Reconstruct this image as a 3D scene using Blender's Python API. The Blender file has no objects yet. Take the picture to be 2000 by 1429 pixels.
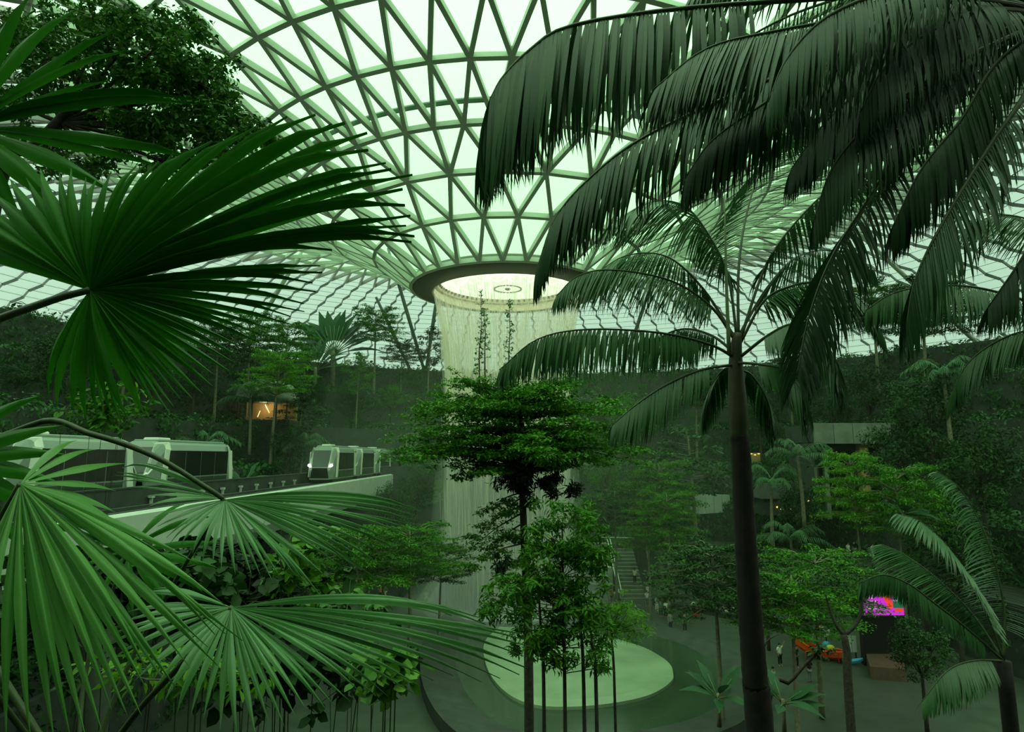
import bpy, math, random
import numpy as np
from mathutils import Vector, Matrix
PI = math.pi
V = Vector
C = bpy.context.scene.collection
RS = np.random.RandomState(7)
random.seed(7)

# ------------------------------------------------------------------ camera, sky, exposure
F_PX, PITCH, EYE = 1222.0, math.radians(8.2), 16.3
cam_d = bpy.data.cameras.new('camera')
cam_d.sensor_width = 36.0
cam_d.lens = 36.0 * F_PX / 2000.0
cam_d.clip_end = 1000
cam_d.clip_start = 0.05
cam = bpy.data.objects.new('camera', cam_d)
C.objects.link(cam)
cam.location = (0, 0, EYE)
cam.rotation_euler = (PI / 2 + PITCH, 0, 0)
sc = bpy.context.scene
sc.camera = cam
sc.view_settings.view_transform = 'Standard'
sc.view_settings.look = 'None'
sc.view_settings.gamma = 1.0
sc.view_settings.exposure = 0.12
sc.view_settings.use_curve_mapping = False
cy = sc.cycles
cy.max_bounces = 6
cy.diffuse_bounces = 3
cy.glossy_bounces = 2
cy.transmission_bounces = 3
cy.transparent_max_bounces = 24
cy.volume_bounces = 1
cy.sample_clamp_indirect = 4.0

SKY_ZENITH = 2.9
w = bpy.data.worlds.new('overcast_sky')
sc.world = w
w.use_nodes = True
nt = w.node_tree
nt.nodes.clear()
wo = nt.nodes.new('ShaderNodeOutputWorld')
bg = nt.nodes.new('ShaderNodeBackground')
tc = nt.nodes.new('ShaderNodeTexCoord')
sx = nt.nodes.new('ShaderNodeSeparateXYZ')
mx = nt.nodes.new('ShaderNodeMath'); mx.operation = 'MAXIMUM'; mx.inputs[1].default_value = 0.0
mm = nt.nodes.new('ShaderNodeMath'); mm.operation = 'MULTIPLY_ADD'
mm.inputs[1].default_value = SKY_ZENITH * 2 / 3
mm.inputs[2].default_value = SKY_ZENITH / 3
nt.links.new(tc.outputs['Generated'], sx.inputs[0])
nt.links.new(sx.outputs['Z'], mx.inputs[0])
nt.links.new(mx.outputs[0], mm.inputs[0])
nt.links.new(mm.outputs[0], bg.inputs['Strength'])
bg.inputs['Color'].default_value = (0.82, 1.0, 0.79, 1)
nt.links.new(bg.outputs[0], wo.inputs[0])


def ray(px, py):
    x, y = (px - 1000.0) / F_PX, (714.5 - py) / F_PX
    c, s = math.cos(PITCH), math.sin(PITCH)
    return V((x, c - y * s, s + y * c))


def at(px, py, Y):
    d = ray(px, py)
    return V((0, 0, EYE)) + d * (Y / d.y)


def atz(px, py, z):
    d = ray(px, py)
    return V((0, 0, EYE)) + d * ((z - EYE) / d.z)


def proj(p):
    x, y, z = p[0], p[1], p[2] - EYE
    c, s = math.cos(PITCH), math.sin(PITCH)
    dep = y * c + z * s
    up = -y * s + z * c
    if dep <= 0.01:
        return None
    return 1000 + F_PX * x / dep, 714.5 - F_PX * up / dep, dep


# ------------------------------------------------------------------ materials
def mat(name, col, rough=0.6, metal=0.0, emit=None, estr=1.0, noise=0.0, nscale=3.0, bump=0.0, spec=0.5):
    m = bpy.data.materials.new(name)
    m.use_nodes = True
    t = m.node_tree
    b = t.nodes['Principled BSDF']
    b.inputs['Base Color'].default_value = (*col, 1)
    b.inputs['Roughness'].default_value = rough
    b.inputs['Metallic'].default_value = metal
    b.inputs['Specular IOR Level'].default_value = spec
    if emit:
        b.inputs['Emission Color'].default_value = (*emit, 1)
        b.inputs['Emission Strength'].default_value = estr
    if noise or bump:
        tcn = t.nodes.new('ShaderNodeTexCoord')
        n = t.nodes.new('ShaderNodeTexNoise')
        n.inputs['Scale'].default_value = nscale
        n.inputs['Detail'].default_value = 6
        t.links.new(tcn.outputs['Object'], n.inputs['Vector'])
        if noise:
            r = t.nodes.new('ShaderNodeValToRGB')
            r.color_ramp.elements[0].position = 0.3
            r.color_ramp.elements[1].position = 0.7
            r.color_ramp.elements[0].color = (*[c * (1 - noise) for c in col], 1)
            r.color_ramp.elements[1].color = (*[min(1, c * (1 + noise)) for c in col], 1)
            t.links.new(n.outputs['Fac'], r.inputs[0])
            t.links.new(r.outputs[0], b.inputs['Base Color'])
        if bump:
            bp = t.nodes.new('ShaderNodeBump')
            bp.inputs['Strength'].default_value = bump
            t.links.new(n.outputs['Fac'], bp.inputs['Height'])
            t.links.new(bp.outputs[0], b.inputs['Normal'])
    return m


def leafmat(name, dark, light, trans=0.25, rough=0.45, island=True, spec=0.2, yellow=None):
    """leaf: colour varies leaf by leaf, part of the light passes through"""
    m = bpy.data.materials.new(name)
    m.use_nodes = True
    t = m.node_tree
    b = t.nodes['Principled BSDF']
    out = t.nodes['Material Output']
    b.inputs['Roughness'].default_value = rough
    b.inputs['Specular IOR Level'].default_value = spec
    r = t.nodes.new('ShaderNodeValToRGB')
    r.color_ramp.elements[0].color = (*dark, 1)
    r.color_ramp.elements[1].color = (*light, 1)
    if yellow:
        e = r.color_ramp.elements.new(0.97)
        e.color = (*light, 1)
        r.color_ramp.elements[2].color = (*yellow, 1)
    if island:
        g = t.nodes.new('ShaderNodeNewGeometry')
        a = t.nodes.new('ShaderNodeAttribute')
        a.attribute_name = 'tone'
        ad = t.nodes.new('ShaderNodeMath'); ad.operation = 'MULTIPLY_ADD'
        ad.inputs[1].default_value = 0.45
        t.links.new(g.outputs['Random Per Island'], ad.inputs[0])
        t.links.new(a.outputs['Fac'], ad.inputs[2])
        t.links.new(ad.outputs[0], r.inputs[0])
    else:
        o = t.nodes.new('ShaderNodeObjectInfo')
        t.links.new(o.outputs['Random'], r.inputs[0])
    t.links.new(r.outputs[0], b.inputs['Base Color'])
    tr = t.nodes.new('ShaderNodeBsdfTranslucent')
    t.links.new(r.outputs[0], tr.inputs['Color'])
    mixn = t.nodes.new('ShaderNodeMixShader')
    mixn.inputs[0].default_value = trans
    t.links.new(b.outputs[0], mixn.inputs[1])
    t.links.new(tr.outputs[0], mixn.inputs[2])
    t.links.new(mixn.outputs[0], out.inputs[0])
    return m


def glassmat(name, tint, gloss=0.06, frit=0.0, fritcol=(.6, .7, .64), scale=None, rough=0.05, front=0.5):
    m = bpy.data.materials.new(name)
    m.use_nodes = True
    t = m.node_tree
    t.nodes.clear()
    out = t.nodes.new('ShaderNodeOutputMaterial')
    tp = t.nodes.new('ShaderNodeBsdfTransparent')
    tp.inputs[0].default_value = (*tint, 1)
    gl = t.nodes.new('ShaderNodeBsdfGlossy')
    gl.inputs['Roughness'].default_value = rough
    m1 = t.nodes.new('ShaderNodeMixShader')
    m1.inputs[0].default_value = gloss
    t.links.new(tp.outputs[0], m1.inputs[1])
    t.links.new(gl.outputs[0], m1.inputs[2])
    last = m1
    if frit:
        df = t.nodes.new('ShaderNodeBsdfDiffuse')
        df.inputs[0].default_value = (*fritcol, 1)
        tl = t.nodes.new('ShaderNodeBsdfTranslucent')
        tl.inputs[0].default_value = (*fritcol, 1)
        m2 = t.nodes.new('ShaderNodeMixShader')
        m2.inputs[0].default_value = 1 - front
        t.links.new(df.outputs[0], m2.inputs[1])
        t.links.new(tl.outputs[0], m2.inputs[2])
        m3 = t.nodes.new('ShaderNodeMixShader')
        m3.inputs[0].default_value = frit
        t.links.new(m1.outputs[0], m3.inputs[1])
        t.links.new(m2.outputs[0], m3.inputs[2])
        last = m3
        if scale:                      # streaks: fine vertical noise drives how much is covered
            tcn = t.nodes.new('ShaderNodeTexCoord')
            mp = t.nodes.new('ShaderNodeMapping')
            mp.inputs['Scale'].default_value = scale
            n = t.nodes.new('ShaderNodeTexNoise')
            n.inputs['Scale'].default_value = 1.0
            n.inputs['Detail'].default_value = 5
            mr = t.nodes.new('ShaderNodeMapRange')
            mr.inputs['From Min'].default_value = 0.35
            mr.inputs['From Max'].default_value = 0.7
            mr.inputs['To Min'].default_value = 0.0
            mr.inputs['To Max'].default_value = frit * 2
            t.links.new(tcn.outputs['Object'], mp.inputs[0])
            t.links.new(mp.outputs[0], n.inputs['Vector'])
            t.links.new(n.outputs['Fac'], mr.inputs[0])
            t.links.new(mr.outputs[0], m3.inputs[0])
    t.links.new(last.outputs[0], out.inputs[0])
    return m


M = {}
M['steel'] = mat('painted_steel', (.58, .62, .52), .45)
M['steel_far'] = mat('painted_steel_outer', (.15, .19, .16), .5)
M['louvre'] = mat('roof_louvre', (.42, .54, .46), .5)
M['glass'] = glassmat('clear_roof_glass', (.50, .80, .53), .05)
M['glass_near'] = glassmat('clear_roof_glass_near', (.74, .90, .74), .05)
M['glass_outer'] = glassmat('fritted_roof_glass', (.50, .62, .58), .08, .45, (.34, .44, .38))
M['ring'] = mat('ring_bronze', (.17, .165, .13), .5)
M['cream'] = mat('cream_panel', (.80, .74, .55), .5)
M['basin'] = glassmat('acrylic_basin', (.98, 1, .90), .03, .50, (.98, .98, .84), front=0.0)
M['water'] = glassmat('falling_water', (1, 1, 1), .03, .55, (.98, .97, .80))
M['water_sheet'] = glassmat('falling_water_sheet', (1, 1, 1), .0, .16, (.97, .97, .82), (2.2, 2.2, .10))
M['funnel'] = mat('pale_pool_basin', (.30, .40, .25), .25, noise=.2, nscale=.25)
M['pool'] = mat('pool_water', (.045, .075, .045), .12, noise=.25, nscale=.3, bump=.15)
M['foam'] = mat('foam', (.55, .66, .56), .7, noise=.2, nscale=1.0)
M['concrete'] = mat('board_marked_concrete', (.22, .25, .20), .8, noise=.25, nscale=.8, bump=.2)
M['concrete_pale'] = mat('pale_render', (.55, .62, .52), .7, noise=.08, nscale=.8)
M['dark_concrete'] = mat('dark_stone', (.045, .055, .045), .7, noise=.3, nscale=1.0)
M['soil'] = mat('soil', (.020, .028, .014), .95, noise=.4, nscale=1.5)
M['paving'] = mat('paving', (.06, .078, .055), .55, noise=.2, nscale=.7)
M['bark'] = mat('bark', (.045, .038, .026), .85, noise=.5, nscale=9, bump=.5)
M['bark_pale'] = mat('pale_bark', (.20, .19, .12), .8, noise=.35, nscale=7, bump=.4)
M['palm_trunk'] = mat('palm_trunk', (.016, .013, .008), .85, noise=.5, nscale=6, bump=.6)
M['palm_shaft'] = mat('crownshaft', (.055, .060, .026), .5, noise=.3, nscale=4)
M['stem'] = mat('leaf_stalk', (.045, .075, .022), .5, noise=.25, nscale=5)
M['stem_pale'] = mat('pale_leaf_stalk', (.16, .24, .10), .5)
M['fan'] = leafmat('fan_palm_leaf', (.026, .190, .006), (.050, .270, .014), .34, .42, False)
M['fan_low'] = leafmat('fan_palm_leaf_glossy', (.085, .270, .070), (.150, .380, .120), .16, .34, False, .6)
M['fan_light'] = leafmat('fan_palm_leaf_young', (.085, .290, .045), (.150, .400, .085), .22, .38, False, .4)
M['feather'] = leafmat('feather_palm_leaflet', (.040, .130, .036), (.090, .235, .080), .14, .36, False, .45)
M['feather_dark'] = leafmat('shaded_palm_leaflet', (.022, .078, .020), (.052, .145, .044), .14, .40, False, .4)  # darker copy of the feather leaflet; the crown's shade is put into the colour
M['feather_shaded_i'] = leafmat('shaded_palm_leaflet_joined', (.022, .078, .020), (.052, .145, .044), .14, .40, True, .4)  # same shade in the colour, for the joined leaflets
M['feather_i'] = leafmat('feather_palm_leaflet_joined', (.040, .130, .036), (.090, .235, .080), .14, .36, True, .45)
M['feather_far'] = leafmat('distant_palm_leaflet', (.040, .120, .045), (.110, .240, .110), .15, .5)
M['leaf_mid'] = leafmat('tree_leaf', (.022, .115, .006), (.105, .320, .016), .25, .5)
M['leaf_dark'] = leafmat('dark_tree_leaf', (.012, .045, .010), (.045, .120, .026), .15, .5)
M['leaf_bright'] = leafmat('bright_tree_leaf', (.055, .210, .010), (.200, .470, .030), .3, .5)
M['leaf_ground'] = leafmat('terrace_planting_leaf', (.010, .052, .010), (.055, .190, .030), .15, .55)
M['leaf_blue'] = leafmat('grey_green_leaf', (.045, .120, .050), (.150, .290, .150), .15, .5)
M['paddle'] = leafmat('paddle_leaf', (.014, .060, .018), (.040, .130, .046), .12, .4)
M['leaf_over'] = leafmat('overhanging_tree_leaf', (.014, .062, .005), (.075, .260, .018), .22, .5)
M['fern_dark'] = leafmat('dark_fern_leaf', (.008, .026, .008), (.020, .055, .014), .1, .5)
M['white'] = mat('white_paint', (.88, .93, .80), .35)
M['train_grey'] = mat('train_silver', (.30, .37, .31), .35, .2)
M['train_roof'] = mat('train_roof', (.30, .37, .30), .45)
M['dark_glass'] = mat('dark_window', (.008, .011, .009), .12)
M['windshield'] = mat('windshield', (.05, .075, .055), .12)
M['black'] = mat('black_metal', (.012, .012, .012), .5)
M['headlamp'] = mat('headlamp', (1, 1, .9), .3, emit=(1, .98, .80), estr=6)
M['warm'] = mat('warm_lamp', (1, .7, .3), .4, emit=(1.0, .66, .22), estr=1.6)
M['tan_wall'] = mat('warm_lit_wall', (.42, .30, .12), .7)
M['orange'] = mat('orange_plastic', (.85, .10, .006), .4)
M['red'] = mat('red_plastic', (.65, .03, .02), .4)
M['yellow'] = mat('yellow_fabric', (.80, .72, .05), .6)
M['blue'] = mat('blue_fabric', (.06, .42, .70), .6)
M['teal'] = mat('teal_fabric', (.05, .35, .28), .6)
M['sign'] = mat('pale_sign_board', (.80, .88, .80), .5)
M['scr_mag'] = mat('screen_magenta', (.1, 0, .1), .5, emit=(.62, .03, .66), estr=.9)
M['scr_white'] = mat('screen_white', (.1, .1, .1), .5, emit=(.85, .55, .85), estr=.9)
M['scr_red'] = mat('screen_red', (.1, .02, 0), .5, emit=(.85, .07, .03), estr=.8)
M['scr_green'] = mat('screen_green', (0, .05, .02), .5, emit=(.02, .14, .06), estr=.8)
M['rail'] = mat('rail_metal', (.62, .72, .58), .3, .3)
M['skin'] = mat('skin', (.42, .27, .17), .6)
M['brown_roof'] = mat('brown_deck', (.13, .075, .05), .7, noise=.2)


# ------------------------------------------------------------------ object helpers
def link(o, parent=None, pinv=None):
    C.objects.link(o)
    if parent is not None:
        o.parent = parent
        if pinv is not None:
            o.matrix_parent_inverse = pinv
    return o


def tag(o, label=None, cat=None, group=None, kind=None):
    if label: o['label'] = label
    if cat: o['category'] = cat
    if group: o['group'] = group
    if kind: o['kind'] = kind
    return o


def thing(name, label, cat, loc=(0, 0, 0), rotz=0.0, group=None):
    o = bpy.data.objects.new(name, None)
    o.empty_display_size = .2
    C.objects.link(o)
    o.location = loc
    o.rotation_euler = (0, 0, rotz)
    return tag(o, label, cat, group)


def inv(root):
    """parts of a thing are written in world coordinates; this undoes the thing's own placement"""
    return (Matrix.Translation(root.location) @ root.rotation_euler.to_matrix().to_4x4()).inverted()


class MB:
    def __init__(s):
        s.v, s.f, s.m = [], [], []

    def add(s, vs, fs, mi=0):
        o = len(s.v)
        s.v += [tuple(x) for x in vs]
        s.f += [tuple(i + o for i in f) for f in fs]
        s.m += [mi] * len(fs)

    def box(s, lo, hi, mi=0, mtx=None):
        x0, y0, z0 = lo; x1, y1, z1 = hi
        vs = [V(p) for p in ((x0, y0, z0), (x1, y0, z0), (x1, y1, z0), (x0, y1, z0),
                             (x0, y0, z1), (x1, y0, z1), (x1, y1, z1), (x0, y1, z1))]
        if mtx is not None: vs = [mtx @ p for p in vs]
        s.add(vs, [(0, 3, 2, 1), (4, 5, 6, 7), (0, 1, 5, 4), (1, 2, 6, 5), (2, 3, 7, 6), (3, 0, 4, 7)], mi)

    def bevbox(s, lo, hi, b=.03, mi=0, mtx=None):
        """box with chamfered vertical and top edges"""
        x0, y0, z0 = lo; x1, y1, z1 = hi
        def ring(i, z):
            return [(x0 + i + b, y0 + i, z), (x1 - i - b, y0 + i, z), (x1 - i, y0 + i + b, z), (x1 - i, y1 - i - b, z),
                    (x1 - i - b, y1 - i, z), (x0 + i + b, y1 - i, z), (x0 + i, y1 - i - b, z), (x0 + i, y0 + i + b, z)]
        vs = ring(0, z0) + ring(0, z1 - b) + ring(b, z1)
        vs = [V(p) for p in vs]
        if mtx is not None: vs = [mtx @ p for p in vs]
        fs = [tuple(range(7, -1, -1)), tuple(range(16, 24))]
        for k in range(2):
            for i in range(8):
                fs.append((k * 8 + i, k * 8 + (i + 1) % 8, k * 8 + 8 + (i + 1) % 8, k * 8 + 8 + i))
        s.add(vs, fs, mi)

    def tube(s, pts, rad, n=6, mi=0, cap=True):
        pts = [V(p) for p in pts]
        if not hasattr(rad, '__len__'): rad = [rad] * len(pts)
        vs, fs = [], []
        ref = None
        for i, p in enumerate(pts):
            a = pts[max(0, i - 1)]; b = pts[min(len(pts) - 1, i + 1)]
            t = (b - a).normalized()
            if ref is None:
                ref = t.cross(V((0, 0, 1)))
                if ref.length < .05: ref = t.cross(V((0, 1, 0)))
            u = (ref - t * ref.dot(t)).normalized()
            ref = u
            v2 = t.cross(u)
            for k in range(n):
                q = 2 * PI * k / n
                vs.append(p + (u * math.cos(q) + v2 * math.sin(q)) * rad[i])
        for i in range(len(pts) - 1):
            for k in range(n):
                fs.append((i * n + k, i * n + (k + 1) % n, (i + 1) * n + (k + 1) % n, (i + 1) * n + k))
        if cap:
            fs.append(tuple(range(n - 1, -1, -1)))
            fs.append(tuple((len(pts) - 1) * n + k for k in range(n)))
        s.add(vs, fs, mi)

    def prism(s, poly, d0, d1, mi=0):
        """poly: list of 3D points; extruded from +d0 to +d1 (vectors)"""
        n = len(poly)
        d0, d1 = V(d0), V(d1)
        vs = [V(p) + d0 for p in poly] + [V(p) + d1 for p in poly]
        fs = [tuple(range(n - 1, -1, -1)), tuple(range(n, 2 * n))]
        for i in range(n):
            fs.append((i, (i + 1) % n, n + (i + 1) % n, n + i))
        s.add(vs, fs, mi)

    def loft(s, rings, mi=0, cap=True, closed=True):
        n = len(rings[0])
        vs = [p for r in rings for p in r]
        fs = []
        for i in range(len(rings) - 1):
            for k in range(n if closed else n - 1):
                fs.append((i * n + k, i * n + (k + 1) % n, (i + 1) * n + (k + 1) % n, (i + 1) * n + k))
        if cap and closed:
            fs.append(tuple(range(n - 1, -1, -1)))
            fs.append(tuple((len(rings) - 1) * n + k for k in range(n)))
        s.add(vs, fs, mi)

    def mesh(s, name, mats, smooth=False):
        me = bpy.data.meshes.new(name)
        me.from_pydata(s.v, [], s.f)
        for m in (mats if isinstance(mats, (list, tuple)) else [mats]):
            me.materials.append(m)
        if any(s.m): me.polygons.foreach_set('material_index', s.m)
        if smooth: me.polygons.foreach_set('use_smooth', [True] * len(s.f))
        me.update()
        return me

    def build(s, name, mats, parent=None, pinv=None, smooth=False):
        return link(bpy.data.objects.new(name, s.mesh(name, mats, smooth)), parent, pinv)


def np_mesh(name, verts, faces, m, tone=None, smooth=False):
    """verts (n,3), faces (k,3 or 4) arrays"""
    me = bpy.data.meshes.new(name)
    k = faces.shape[1]
    me.vertices.add(len(verts))
    me.vertices.foreach_set('co', np.ascontiguousarray(verts, np.float32).ravel())
    me.loops.add(faces.size)
    me.loops.foreach_set('vertex_index', np.ascontiguousarray(faces, np.int32).ravel())
    me.polygons.add(len(faces))
    me.polygons.foreach_set('loop_start', np.arange(0, faces.size, k, dtype=np.int32))
    me.materials.append(m)
    if smooth: me.polygons.foreach_set('use_smooth', np.ones(len(faces), bool))
    if tone is not None:
        a = me.attributes.new('tone', 'FLOAT', 'POINT')
        a.data.foreach_set('value', np.ascontiguousarray(tone, np.float32))
    me.update(calc_edges=True)
    return me


def unit(a):
    return a / np.maximum(np.linalg.norm(a, axis=-1, keepdims=True), 1e-9)


class Leaves:
    """collects single folded leaves (4 vertices, 2 triangles each)"""
    def __init__(s):
        s.P, s.D, s.N, s.L, s.W, s.T = [], [], [], [], [], []

    def add(s, P, D, N, L, W, T):
        n = len(P)
        s.P.append(P); s.D.append(unit(D)); s.N.append(N)
        s.L.append(np.broadcast_to(L, n)); s.W.append(np.broadcast_to(W, n)); s.T.append(np.broadcast_to(T, n))

    def clump(s, c, rad, n, leaf, tone, up=.6, aspect=.42, droop=.25, shell=.55):
        """leaves over an ellipsoid (rad = rx,ry,rz)"""
        c = np.array(c, float); rad = np.array(rad, float)
        q = unit(RS.normal(size=(n, 3)))
        rr = shell + (1 - shell) * RS.rand(n, 1)
        P = c + q * rad * rr
        nrm = unit(unit(q / rad) * (1 - up) + np.array([0, 0, up]) + RS.normal(size=(n, 3)) * .3)
        D = RS.normal(size=(n, 3))
        D = unit(D - nrm * np.sum(D * nrm, 1, keepdims=True)) + np.array([0, 0, -droop])
        L = leaf * (.7 + .6 * RS.rand(n))
        s.add(P, D, nrm, L, L * aspect, tone)

    def count(s):
        return sum(len(p) for p in s.P)

    def mesh(s, name, m, broad=False):
        P, D, N = np.concatenate(s.P), np.concatenate(s.D), np.concatenate(s.N)
        L, W, T = np.concatenate(s.L)[:, None], np.concatenate(s.W)[:, None], np.concatenate(s.T)
        S = unit(np.cross(D, N))
        U = np.cross(S, D)
        if broad:                     # rounder leaf: six outline points, two folded quads
            v = np.empty((len(P), 6, 3))
            v[:, 0] = P
            v[:, 3] = P + D * L - U * L * .10
            for sg, i1, i2 in ((1, 1, 2), (-1, 5, 4)):
                v[:, i1] = P + D * L * .22 + S * W * .44 * sg + U * W * .10
                v[:, i2] = P + D * L * .62 + S * W * .46 * sg + U * W * .08
            b = np.arange(len(P))[:, None] * 6
            f = np.stack([b + [[0, 1, 2, 3]], b + [[0, 3, 4, 5]]], 1).reshape(-1, 4)
            return np_mesh(name, v.reshape(-1, 3), f, m, np.repeat(T, 6))
        v = np.empty((len(P), 4, 3))
        v[:, 0] = P
        v[:, 1] = P + D * L * .48 + S * W * .5 + U * W * .12
        v[:, 2] = P + D * L - U * L * .06
        v[:, 3] = P + D * L * .48 - S * W * .5 + U * W * .12
        b = np.arange(len(P))[:, None] * 4
        f = np.stack([b + [[0, 1, 2]], b + [[0, 2, 3]]], 1).reshape(-1, 3)
        return np_mesh(name, v.reshape(-1, 3), f, m, np.repeat(T, 4))


def spline(pts, n):
    """Catmull-Rom through 3D points"""
    pts = [V(p) for p in pts]
    e = [pts[0] * 2 - pts[1]] + pts + [pts[-1] * 2 - pts[-2]]
    out = []
    segs = len(pts) - 1
    for i in range(n):
        u = i / (n - 1) * segs
        k = min(int(u), segs - 1)
        t = u - k
        a, b, c, d = e[k], e[k + 1], e[k + 2], e[k + 3]
        out.append(.5 * ((2 * b) + (c - a) * t + (2 * a - 5 * b + 4 * c - d) * t * t + (3 * b - a - 3 * c + d) * t ** 3))
    return out


# ------------------------------------------------------------------ roof: a funnel-shaped steel and glass shell
OC = V((-0.5, 70.0, 0))                     # axis of the oculus and the waterfall
PROFILE = [(10.9, 19.3), (15.0, 22.2), (19.7, 24.3), (23.6, 26.5), (28.5, 28.8), (33.2, 30.5), (37.8, 31.6),
           (42.2, 32.0), (46.4, 31.6), (50.4, 30.6), (54.2, 29.2), (57.8, 27.4), (61.2, 25.2), (64.4, 22.7),
           (67.4, 20.0), (70.2, 17.0)]


def roof_point(r, z, a):
    k = min(1, max(0, (r - 28) / 42))
    k = k * k * (3 - 2 * k)
    return V((OC.x + r * math.sin(a) * (1 + .30 * k), OC.y - r * math.cos(a) * (1 + .16 * k), EYE + z))


PROF = PROFILE[:9]
for (r0, z0), (r1, z1) in zip(PROFILE[8:], PROFILE[9:]):
    PROF += [(r0 + (r1 - r0) / 3, z0 + (z1 - z0) / 3 + .1), (r0 + (r1 - r0) * 2 / 3, z0 + (z1 - z0) * 2 / 3 + .1), (r1, z1)]
rings = []
for i, (r, z) in enumerate(PROF):
    n = 30 if i < 3 else (60 if i < 7 else 120)
    off = .5 * (i % 2) if i < 3 else .5 * ((i + 1) % 2)
    if i in (3, 7): off = rings[-1][2] * 2
    amp = 1 if i < 8 else .28        # outer ribs only waver from ring to ring
    base = .18 if i >= 8 else 0
    rings.append((n, i, off, [roof_point(r, z, 2 * PI * (j + off * amp + base) / n - .17 * 2 * PI / 30) for j in range(n)]))
# even transition rows keep doubled nodes over the row below
edges, tris = [], []
for q in range(len(rings)):
    n, i, off, P = rings[q]
    for j in range(n):
        edges.append((P[j], P[(j + 1) % n], i))
    if q + 1 < len(rings):
        n2, i2, off2, P2 = rings[q + 1]
        if n2 == n:
            sh = round(off2 - off + .5)      # node j of the next ring lies just before / after node j
            for j in range(n):
                a, b = P[j], P[(j + 1) % n]
                if off2 > off:
                    c, d = P2[j], P2[(j + 1) % n]
                    edges += [(a, c, i + 100 if i >= 8 else i)] + ([(b, c, i)] if i < 8 else [])
                    tris += [(a, b, c, i), (b, d, c, i)]
                else:
                    c, d = P2[j], P2[(j + 1) % n]
                    edges += [(a, c, i + 100 if i >= 8 else i)] + ([(a, d, i)] if i < 8 else [])
                    tris += [(a, d, c, i), (a, b, d, i)]
        else:
            for j in range(n):
                a, b = P[j], P[(j + 1) % n]
                c, d, e = P2[(2 * j) % n2], P2[(2 * j + 1) % n2], P2[(2 * j + 2) % n2]
                edges += [(a, c, i), (a, d, i), (b, d, i)]
                tris += [(a, d, c, i), (a, b, d, i), (b, e, d, i)]

roof = thing('ceiling', 'glass and steel grid roof rising from the oculus ring', 'roof', OC)
del roof['category']
roof['kind'] = 'structure'
ri = inv(roof)


def seen(pts, margin=0):
    q = [proj(p) for p in pts]
    if any(x is None for x in q): return 0
    cx = sum(x[0] for x in q) / len(q); cyy = sum(x[1] for x in q) / len(q)
    if not (-margin < cx < 2000 + margin and -margin < cyy < 1429): return 0
    if len(q) == 2:
        return math.hypot(q[0][0] - q[1][0], q[0][1] - q[1][1]) / q[0][2]
    (x0, y0, _), (x1, y1, _), (x2, y2, _) = q
    return abs((x1 - x0) * (y2 - y0) - (x2 - x0) * (y1 - y0)) / 2


def beam_matrix(a, b, wdt, dep):
    mid = (a + b) / 2
    x = (b - a)
    L = x.length
    x = x.normalized()
    nrm = V((0, 0, 1))
    r = mid - OC; r.z = 0
    nrm = (V((0, 0, 1)) - r.normalized() * .35).normalized()
    y = nrm.cross(x).normalized()
    z = x.cross(y)
    m = Matrix((x * L, y * wdt, z * dep)).transposed().to_4x4()
    return Matrix.Translation(mid - z * dep * .5) @ m


bb = MB(); bb.box((-.5, -.5, -.5), (.5, .5, .5))
beam_me = bb.mesh('beam', M['steel'])
order = sorted(range(len(edges)), key=lambda k: -seen(edges[k][:2]))
single = set(order[:300])
rest = {0: MB(), 1: MB(), 2: MB()}
for k, (a, b, i) in enumerate(edges):
    wd, dp = (.36, .55) if i < 8 else ((.13, .42) if i > 50 else (.30, .06))
    mtx = beam_matrix(a, b, wd, dp)
    if k in single:
        o = bpy.data.objects.new('beam', beam_me)
        link(o, roof, ri)
        o.matrix_basis = mtx
    else:
        rest[0 if i < 8 else (1 if i > 50 else 2)].box((-.5, -.5, -.5), (.5, .5, .5), 0, mtx)
if rest[0].v: tag(rest[0].build('steel_lattice', M['steel'], roof, ri), kind='stuff')
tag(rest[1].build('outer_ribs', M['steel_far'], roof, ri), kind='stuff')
tag(rest[2].build('roof_louvres', M['louvre'], roof, ri), kind='stuff')
order = sorted(range(len(tris)), key=lambda k: -seen(tris[k][:3]))
single = set(order[:300])
rest = {0: MB(), 1: MB(), 2: MB()}
GL = [M['glass'], M['glass_outer'], M['glass_near']]
for k, (a, b, c, i) in enumerate(tris):
    outer = (1 if (a.y + b.y + c.y) / 3 > 42 else 2) if i >= 7 else 0      # shading frit only on the far side
    if k in single:
        t = MB(); t.add([a, b, c], [(0, 1, 2)])
        t.build('pane', GL[outer], roof, ri)
    else:
        rest[int(outer)].add([a, b, c], [(0, 1, 2)])
for q in (0, 1, 2):
    if rest[q].v:
        tag(rest[q].build('glazing', GL[q], roof, ri), kind='stuff')
# maintenance pipe that follows the fourth ring of the roof, just above the glass
pp = MB()
pp.tube([roof_point(24.6, 27.6, 2 * PI * (k / 96) - PI / 2) for k in range(49)], .22, 6)
pp.build('pipe', M['steel_far'], roof, ri)


# ------------------------------------------------------------------ oculus ring, basin, waterfall
def lathe(mb, prof, n=96, mi=0, a0=0, a1=2 * PI):
    closed = abs(a1 - a0 - 2 * PI) < 1e-6
    m = n if closed else n + 1
    vs = []
    for (r, z) in prof:
        for k in range(m):
            a = a0 + (a1 - a0) * k / n
            vs.append((OC.x + r * math.cos(a), OC.y + r * math.sin(a), EYE + z))
    fs = []
    for i in range(len(prof) - 1):
        for k in range(n):
            k2 = (k + 1) % m
            fs.append((i * m + k, i * m + k2, (i + 1) * m + k2, (i + 1) * m + k))
    mb.add(vs, fs, mi)


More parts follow.
